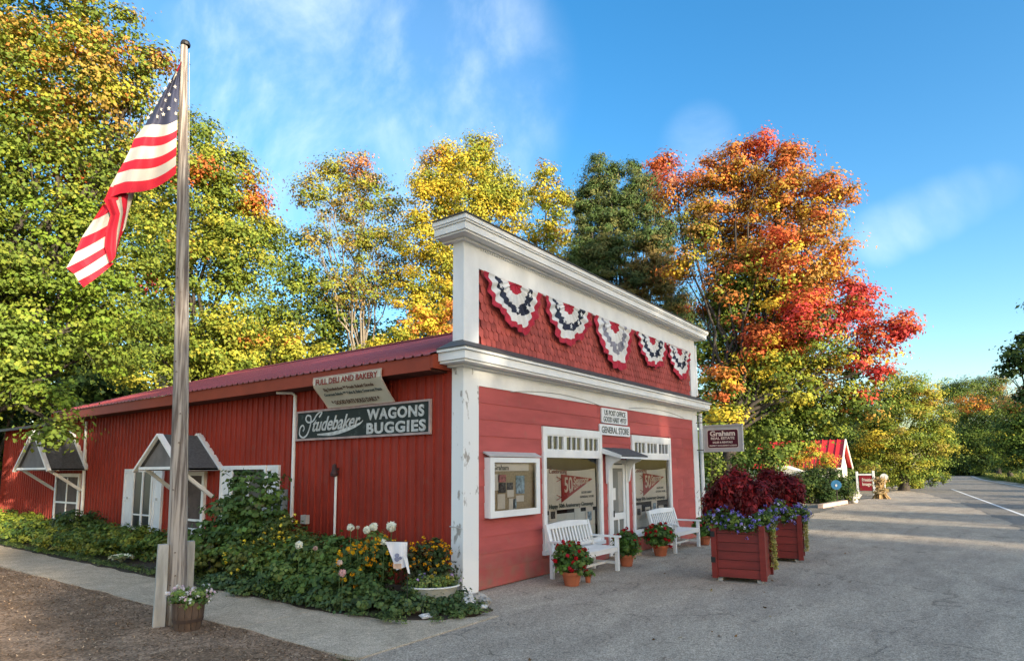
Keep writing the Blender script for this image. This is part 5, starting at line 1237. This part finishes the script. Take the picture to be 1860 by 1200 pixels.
rshrub('yellow-green bush under the trees right of the round sign', 'verge_bush', [L(1640, 868, 18, 66), L(1660, 874, 15, 66), L(1620, 868, 15, 64), L(1690, 868, 14, 72), L(1600, 872, 12, 62), L(1712, 866, 10, 80)], 30, palette([(.16, .20, .03), (.10, .15, .03), (.28, .28, .04)]), .35, .15, density=1.4)
rshrub('feathery green shrub behind the hanging sign', 'feathery_shrub', [L(1300, 870, 30, 24), L(1345, 850, 28, 26), L(1290, 835, 20, 24), L(1390, 840, 34, 27)], 20, palette([(.08, .12, .03), (.05, .09, .02), (.14, .18, .03)]), .3, .13, flat=.9)
rshrub('young yellow-orange maple branch screening the cottage roof', 'yellow_sapling', [L(1440, 822, 20, 40), L(1470, 818, 20, 40), L(1500, 838, 17, 41), L(1455, 840, 18, 40)], 30, palette([(.45, .36, .04), (.5, .24, .04), (.30, .30, .04)]), .3, .12, density=1.1)
# meadow grass on the right verge and by the bushes
def grass(name, n, gen, h, label):
    C = gen(n); n = len(C); nn = rng.normal(size=(n, 3))*np.array([1, 1, .2]); tips = np.tile([0, 0, 1.], (n, 1))+rng.normal(size=(n, 3))*.25
    S = h*rng.uniform(.6, 1.3, n); C[:, 2] += S*.45
    o = leaf_mesh(name, C, nn, S, np.array([(.12, .16, .03), (.18, .20, .04), (.08, .12, .025), (.25, .22, .07)])[rng.integers(0, 4, n)], LEAF, None, .16, .05, tips=tips); stuff(o); tag(o, label, 'grass')
def gen_r(n):
    x = rng.uniform(60, 170, n); y = np.interp(x, [60, 66, 110, 180], [-11.2, -10.4, -7.4, -5.2])-rng.exponential(3.5, n)-.3; return np.stack([x, y, np.zeros(n)], 1)
def gen_l(n):
    x = rng.uniform(56, 120, n); y = np.interp(x, [56, 110, 120], [.9, 1.6, 1.9])+rng.exponential(2.5, n); return np.stack([x, y, np.zeros(n)], 1)
grass('verge_grass', 22000, gen_r, .7, 'rough grass on the verge across the far road'); grass('verge_grass', 9000, gen_l, .35, 'sunlit grass strip left of the far road')

# ------------------------------------------------------------------ trees
def mix(*a): return palette([x[0] for x in a], [x[1] for x in a])
def zonal(rules, default):
    """colour by place: rules = [(x, y, z, radius, palette)]"""
    def f(cc, li, k):
        o = default(cc, li, k)
        for (c, r, p) in rules:
            d = np.linalg.norm(cc-np.array(c), axis=1)+rng.normal(0, r*.26, k); m_ = d < r
            if m_.any(): o[m_] = p(cc, li, k)[m_]
        return o
    return f
def Z(px, py, rpx, dist, p): c, r = L(px, py, rpx, dist); return (c, r[0], p)
OR = mix((O1, 3), (O2, 2), (Y2, 1)); RD = mix((R1, 3), (R2, 2), (O2, 1)); YE = mix((Y1, 2), (Y2, 2), (Y3, 1)); GY = mix((G2, 3), (Y3, 1.4), (G1, 2), ((.26, .28, .035), 2))
D1 = 19.5
T1L = [L(px, py, r, D1, dd) for px, py, r, dd in ((60, 30, 130, 1), (180, 60, 75, 0), (120, 160, 120, 0), (20, 210, 130, 0), (262, 135, 42, -.5), (205, 200, 80, 0), (60, 330, 130, 0), (180, 320, 90, 0), (60, 450, 120, -.5), (185, 450, 95, 0), (100, 580, 110, -.5), (30, 660, 85, -1), (215, 550, 80, 0), (85, 735, 42, -2), (100, 790, 26, -2.5), (40, 720, 45, -1.5), (-120, 300, 160, 0), (-110, 100, 160, 0), (-100, 520, 150, 0), (-60, 690, 70, -1), (200, 640, 55, .5), (-200, 200, 180, 1), (-190, 450, 170, 1), (290, 105, 22, -.5))]
tree('maple_tree', 'huge green maple filling the left edge, its low branches over the far porch', tuple(at(-70, 960, 19)*np.array([1, 1, 0])), T1L, 36,
     zonal([Z(110, 90, 190, D1, mix((G2, 3), (Y3, 2), (G1, 2), ((.40, .27, .06), 2.5), ((.48, .22, .05), .8))), Z(290, 110, 45, D1, mix((R2, 1), (O1, 2), ((.45, .2, .1), 2))), Z(205, 190, 45, D1, mix((O1, 1), (Y3, 3), (G2, 2))), Z(140, 190, 30, D1, OR), Z(100, 80, 60, D1, mix((O1, 1), (G2, 3), (Y3, 3))), Z(150, 330, 28, D1, OR), Z(165, 215, 25, D1, YE), Z(60, 190, 25, D1, mix((O1, 2), (G2, 1))), Z(110, 600, 200, D1-1, mix((G1, 3), (G2, 2), ((.17, .25, .03), 2)))],
           mix((G1, 4), (G2, 4), (G3, 2), (Y3, .7))), .44, .128, .42, density=1.15, shell=(.5, 1.03), flat=.42, tri=False, fine=1.6)
D2 = 31
T2L = [L(px, py, r, D2, dd) for px, py, r, dd in ((350, 262, 62, 0), (395, 330, 75, 0), (432, 400, 62, 0), (330, 370, 100, 0), (445, 470, 68, -1), (360, 530, 110, -1), (270, 640, 80, -2), (250, 450, 100, 0), (480, 420, 35, 0), (240, 330, 70, 0), (400, 620, 60, -2), (468, 375, 22, 0))]
tree('maple_tree', 'tall rounded maple behind the flag with orange-tipped sides', tuple(at(330, 860, D2)*np.array([1, 1, 0])), T2L, 33,
     zonal([Z(470, 365, 34, D2, mix((O1, 1), (Y2, 1), (O2, 1))), Z(350, 300, 26, D2-1.5, OR), Z(345, 345, 26, D2-1.5, mix((O2, 2), (O1, 1))), Z(352, 395, 24, D2-1.5, OR), Z(430, 310, 26, D2, mix((O1, 1), (Y3, 2))), Z(215, 500, 34, D2-2, RD), Z(350, 480, 22, D2-1.5, mix((Y2, 2), (O1, 1)))],
           mix((G2, 4), (Y3, 2), (G1, 3))), .60, .185, .45, density=1.5, fine=2., shell=(.6, 1.02))
D3 = 40
tree('oak_tree', 'dark green tree in the dip behind the ridge, left of the sparse tree', tuple(at(560, 860, D3)*np.array([1, 1, 0])),
     [L(*a, D3) for a in ((540, 470, 48), (520, 540, 65), (590, 550, 55), (560, 620, 70), (480, 600, 60), (640, 600, 60))], 22, mix((G3, 3), (G2, 2), (G1, 3), (Y3, 1.)), .8, .24, .35, density=1.5)
D4 = 38
tree('sparse_maple_tree', 'thin half-bare maple with pinkish tips showing its limbs', tuple(at(660, 860, D4)*np.array([1, 1, 0])),
     [L(*a, D4) for a in ((600, 320, 36), (645, 312, 38), (580, 365, 34), (635, 375, 42), (700, 372, 34), (570, 430, 30), (640, 450, 50), (700, 440, 45), (680, 520, 55), (620, 530, 45), (725, 500, 40), (560, 350, 26), (660, 340, 34))], 20,
     zonal([Z(650, 300, 30, D4, mix((O1, 2), ((.5, .3, .16), 2)))], mix(((.33, .32, .05), 3), ((.32, .24, .06), 2), (BR, 1.5), (G2, 3))), .6, .20, .28, BARK_PALE, twigs=5, density=1.3, fine=2., shell=(.3, 1.05))
D5 = 36
tree('yellow_maple_tree', 'broad bright yellow maple right behind the false front corner', tuple(at(830, 860, D5)*np.array([1, 1, 0])),
     [L(*a, D5) for a in ((795, 312, 44), (872, 285, 34), (850, 330, 60), (780, 370, 52), (905, 340, 42), (850, 400, 75), (765, 430, 45), (795, 500, 55), (770, 570, 50), (900, 410, 50), (920, 370, 32), (740, 540, 32), (840, 480, 70), (880, 262, 18), (815, 278, 20))], 34,
     zonal([Z(780, 290, 35, D5, mix((Y2, 2), (O1, 1), (Y3, 2))), Z(905, 330, 60, D5, mix((Y3, 3), (G2, 3)))], mix((Y1, 4), (Y2, 1.3), (Y3, 3), (G2, 1.6))), .62, .19, .33, density=1.4, fine=2., shell=(.5, 1.03))
D6 = 41
tree('slender_maple_tree', 'narrow yellow-green maple between the yellow maple and the pine', tuple(at(1000, 860, D6)*np.array([1, 1, 0])),
     [L(*a, D6) for a in ((985, 308, 22), (1000, 345, 36), (965, 360, 26), (1025, 375, 34), (985, 400, 50), (1000, 470, 60))], 22, mix((Y3, 4), (Y1, 2), ((.36, .22, .06), 1.3), (G2, 2)), .65, .23, .28, density=1., shell=(.4, 1.03))
# pine: upswept needle tufts
D7 = 35
PL = [L(a, b, c, D7, sz=1.25) for a, b, c in ((1085, 300, 15), (1100, 325, 24), (1070, 345, 20), (1120, 310, 13), (1150, 308, 14), (1160, 335, 22), (1140, 365, 26), (1090, 375, 36), (1060, 395, 24), (1180, 380, 26), (1120, 410, 42), (1075, 440, 36), (1180, 430, 36), (1050, 470, 28), (1110, 475, 50), (1195, 490, 42), (1150, 530, 50), (1225, 545, 36), (1240, 590, 36), (1070, 510, 36), (1190, 330, 14), (1215, 420, 20))]
tree('pine_tree', 'dark bushy pine behind the middle of the false front', tuple(at(1165, 860, D7)*np.array([1, 1, 0])), PL, 40, zonal([Z(1190, 520, 70, D7, mix(((.22, .18, .06), 3), (PG, 1), ((.26, .19, .07), 1)))], mix(((.10, .16, .05), 3), (PG, 3), ((.16, .19, .07), 2), ((.20, .20, .07), 1))), .36, .24, .35, BARK_PALE, density=1.4, shell=(.3, 1.05), flat=.55, aspect=.28, up=.1)
# the big red and orange maple
D8 = 29
O = mix((O1, 4), (O2, 2), (Y2, 1.), ((.36, .22, .05), 3), ((.42, .26, .05), 2))
T8L = [L(px, py, r, D8, dd) for px, py, r, dd in ((1380, 268, 30, 0), (1437, 270, 15, 0), (1340, 310, 48, 0), (1290, 325, 42, 0), (1205, 300, 24, 0), (1228, 345, 36, 0), (1425, 325, 55, 0), (1500, 350, 34, 0), (1540, 355, 20, 0), (1400, 400, 80, 1), (1290, 410, 55, 0), (1490, 400, 40, 0), (1240, 480, 36, 0), (1440, 470, 70, -1), (1530, 462, 28, 0), (1350, 510, 70, 0), (1510, 530, 60, 0), (1570, 565, 42, 0), (1640, 592, 26, 0), (1600, 610, 40, 0), (1450, 600, 75, -1.5), (1560, 660, 45, 0), (1600, 678, 20, 0), (1340, 620, 60, 0), (1420, 700, 75, -.5), (1500, 730, 58, 0), (1310, 700, 38, -2), (1320, 760, 34, -2.5), (1390, 800, 55, -.5), (1445, 775, 42, 0), (1560, 735, 36, 0), (1480, 760, 40, 1.5), (1300, 560, 40, 0), (1265, 420, 30, 0), (1470, 640, 60, 2), (1380, 660, 60, 2), (1440, 560, 60, 2), (1340, 470, 55, 2), (1380, 560, 55, .5), (1330, 540, 45, -.5), (1300, 640, 42, 0), (1390, 640, 50, -1.5), (1345, 700, 45, -1))]
tree('red_maple_tree', 'great orange and red maple turning colour beyond the far corner', tuple(at(1312, 880, 27)*np.array([1, 1, 0])), T8L, 30,
     zonal([Z(1400, 780, 190, D8, mix((G1, 4), (G3, 3), (G2, 2), (Y3, .6))), Z(1340, 610, 105, D8, mix((G1, 3), (Y3, 2), (G2, 2))), Z(1400, 500, 40, D8-1.5, mix((Y3, 2), (G2, 3), (O1, 2))), Z(1250, 430, 50, D8, mix((G1, 2), (Y3, 2), ((.3, .18, .05), 2))), Z(1470, 690, 60, D8-1, mix((G2, 3), (Y3, 3), (Y1, 1))), Z(1340, 640, 60, D8-2, mix((G2, 3), (Y1, 2))), Z(1310, 690, 32, D8-2.5, mix((O1, 2), (Y2, 2))), Z(1330, 745, 42, D8-3, mix((Y1, 3), (G2, 3))),
            Z(1450, 565, 62, D8-2, RD), Z(1560, 580, 62, D8, RD), Z(1640, 592, 50, D8, RD), Z(1600, 675, 32, D8, RD), Z(1360, 600, 40, D8-1.5, mix((R1, 2), (O2, 3))), Z(1400, 600, 50, D8-2, mix((R1, 2), (O2, 3), (Y2, 1))), Z(1215, 310, 50, D8, mix(((.55, .12, .08), 2), (O2, 2), ((.5, .22, .12), 2))), Z(1380, 265, 30, D8, mix((O2, 2), (R1, 1))), Z(1430, 450, 45, D8-1.5, mix((O2, 3), (R1, 1.5)))],
           O), .5, .175, .30, density=1.45, fine=2., shell=(.45, 1.03), twigs=1)
# understory behind the store roof
def back(name, label, dist, px, lobes, per, pal, cl, lf, **kw): return tree(name, label, tuple(at(px, 870, dist)*np.array([1, 1, 0])), [L(*a, dist) for a in lobes], per, pal, cl, lf, .14, **kw)
back('low_maple_tree', 'sunlit yellow-green young maple just over the store roof', 30, 480, ((440, 640, 44), (500, 628, 40), (550, 632, 38), (590, 655, 36), (400, 660, 40)), 26, mix((Y3, 4), ((.38, .38, .05), 3), (G2, 2), (O1, .3)), .5, .19)
back('low_maple_tree', 'young yellow maple peeping over the roof near the white corner', 30, 700, ((690, 632, 26), (730, 620, 26), (655, 645, 22)), 26, mix((Y1, 3), (G2, 2), (Y3, 3)), .45, .18)
back('orange_maple_tree', 'small orange maple glowing beside the white corner', 33, 790, ((800, 595, 30), (770, 585, 28), (745, 600, 24), (820, 560, 24)), 24, mix((Y2, 3), (O1, 3), (Y1, 2)), .5, .19)
# dark woodland behind
woods = 0
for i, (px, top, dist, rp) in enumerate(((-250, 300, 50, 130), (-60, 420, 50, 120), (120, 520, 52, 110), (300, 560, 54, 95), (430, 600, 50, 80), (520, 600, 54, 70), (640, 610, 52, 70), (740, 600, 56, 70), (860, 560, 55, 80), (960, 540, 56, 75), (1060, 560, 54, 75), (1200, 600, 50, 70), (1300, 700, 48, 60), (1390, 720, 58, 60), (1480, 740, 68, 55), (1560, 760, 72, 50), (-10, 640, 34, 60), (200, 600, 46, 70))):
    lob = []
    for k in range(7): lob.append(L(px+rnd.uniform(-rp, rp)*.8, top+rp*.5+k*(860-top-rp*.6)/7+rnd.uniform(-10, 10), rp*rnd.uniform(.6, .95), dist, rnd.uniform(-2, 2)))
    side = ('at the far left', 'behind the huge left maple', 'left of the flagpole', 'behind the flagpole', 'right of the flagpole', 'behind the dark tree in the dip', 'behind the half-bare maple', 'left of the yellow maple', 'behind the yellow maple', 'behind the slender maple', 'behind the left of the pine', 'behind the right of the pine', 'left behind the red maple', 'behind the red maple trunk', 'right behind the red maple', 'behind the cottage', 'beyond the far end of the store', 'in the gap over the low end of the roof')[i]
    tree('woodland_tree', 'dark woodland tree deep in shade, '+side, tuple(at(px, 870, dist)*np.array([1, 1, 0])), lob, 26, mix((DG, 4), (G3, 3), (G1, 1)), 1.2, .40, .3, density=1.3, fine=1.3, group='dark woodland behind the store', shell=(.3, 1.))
# right-hand trees
D10 = 60
tree('roadside_maple_tree', 'large yellow-green maple left of the far road', tuple(at(1640, 868, D10)*np.array([1, 1, 0])),
     [L(*a, D10) for a in ((1625, 705, 34), (1665, 715, 36), (1600, 740, 40), (1690, 755, 32), (1640, 770, 50), (1700, 800, 32), (1600, 800, 45), (1660, 825, 40), (1575, 830, 32), (1695, 838, 22), (1630, 835, 30), (1640, 862, 20), (1612, 862, 16), (1672, 864, 14))], 34,
     zonal([Z(1570, 800, 36, D10-2, mix((Y2, 3), (Y1, 3))), Z(1610, 840, 26, D10-3, YE), Z(1690, 720, 30, D10, mix(((.36, .22, .05), 2), (Y3, 2)))], mix((G2, 3), (Y3, 3), (G1, 3), ((.3, .24, .05), 1))),   .72, .21, .35, density=1.7, fine=2.6, shell=(.5, 1.03))
for i, (lobs, dist, pal, lbl) in enumerate((
    (((1722, 712, 24), (1750, 705, 22), (1735, 740, 28), (1715, 775, 28), (1745, 780, 30)), 125, mix((G3, 2), (G1, 3), ((.13, .16, .06), 2)), 'grey-green tree over the far end of the road'),
    (((1785, 705, 22), (1812, 700, 20), (1800, 730, 30)), 130, mix((G1, 3), ((.30, .20, .08), 2), (G3, 2)), 'far pinkish-green tree on the skyline right of the road'),
    (((1770, 745, 30), (1810, 750, 32), (1790, 785, 34), (1760, 800, 30), (1815, 805, 32), (1740, 825, 22), (1775, 835, 18), (1810, 835, 20)), 100, zonal([Z(1770, 728, 26, 100, mix((O1, 2), (Y2, 2)))], mix((G1, 3), (G3, 4), (Y3, .6), (DG, 2))), 'spreading green and orange tree arching over the road end'),
    (((1850, 735, 30), (1860, 775, 40), (1835, 800, 32), (1880, 745, 40), (1900, 800, 50), (1850, 835, 26), (1880, 840, 24), (1830, 845, 16)), 85, zonal([Z(1850, 720, 30, 85, mix((O1, 2), ((.4, .24, .08), 2)))], mix((G3, 4), (G1, 3), (Y3, .8), (DG, 2))), 'green tree on the right edge with orange top'))):
    tree('roadside_tree', lbl, tuple(at((1700, 1815, 1838, 1885)[i], 862, dist)*np.array([1, 1, 0])), [L(*a, dist) for a in lobs], 32, pal, 1.1, .33, .3, density=1.7, fine=2.6, shell=(.4, 1.02))
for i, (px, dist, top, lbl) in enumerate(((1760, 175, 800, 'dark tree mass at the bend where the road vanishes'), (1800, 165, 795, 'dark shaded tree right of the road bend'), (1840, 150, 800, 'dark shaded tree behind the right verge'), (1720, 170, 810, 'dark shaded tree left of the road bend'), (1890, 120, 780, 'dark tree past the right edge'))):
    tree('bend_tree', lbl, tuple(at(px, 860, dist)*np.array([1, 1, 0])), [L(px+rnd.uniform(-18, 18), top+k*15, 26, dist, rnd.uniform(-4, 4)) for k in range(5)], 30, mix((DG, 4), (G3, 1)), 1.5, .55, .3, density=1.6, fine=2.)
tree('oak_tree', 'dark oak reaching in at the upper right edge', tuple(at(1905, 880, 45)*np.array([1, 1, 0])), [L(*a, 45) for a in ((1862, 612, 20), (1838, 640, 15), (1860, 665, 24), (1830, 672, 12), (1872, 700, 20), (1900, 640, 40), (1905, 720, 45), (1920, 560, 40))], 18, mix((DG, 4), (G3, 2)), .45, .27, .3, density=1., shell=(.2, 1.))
# the trees across the road, behind the viewer, whose shade lies over the lot
ND = 0
for i, (x, y, h, r) in enumerate(((-34, -60, 15, 4), (-28, -63, 15., 4), (-23.6, -61, 16.4, 2.4), (-18.0, -63, 22.0, 2.5), (-15, -60, 22.8, 3.2), (-12, -63, 23.8, 3.2), (-9, -61, 23.6, 3.2), (-6.6, -64, 21.8, 2.6), (-3.6, -60, 19.0, 2.6), (1.5, -61, 16.2, 3), (8, -64, 14.4, 3.2), (17, -62, 13.6, 3.4), (29, -66, 14, 3.6), (42, -64, 13.4, 3.8), (57, -68, 14, 4.4))):
    lob = []
    for k in range(8):
        z = h*(.12+.115*k); rr_ = r*(1-.045*k); lob.append((np.array((x+rnd.uniform(-.6, .6), y+rnd.uniform(-1, 1), z)), (rr_, rr_, h*.085)))
    tree('opposite_tree', 'leafy tree in the row across the road behind the viewpoint', (x, y, 0), lob, 22, mix((G1, 3), (G3, 3), (Y3, 1)), 1.0, .5, .3, density=2.1, fine=1., shell=(.1, 1.), group='trees across the road')

for o in bpy.data.objects:
    if '_o' in o: del o['_o']
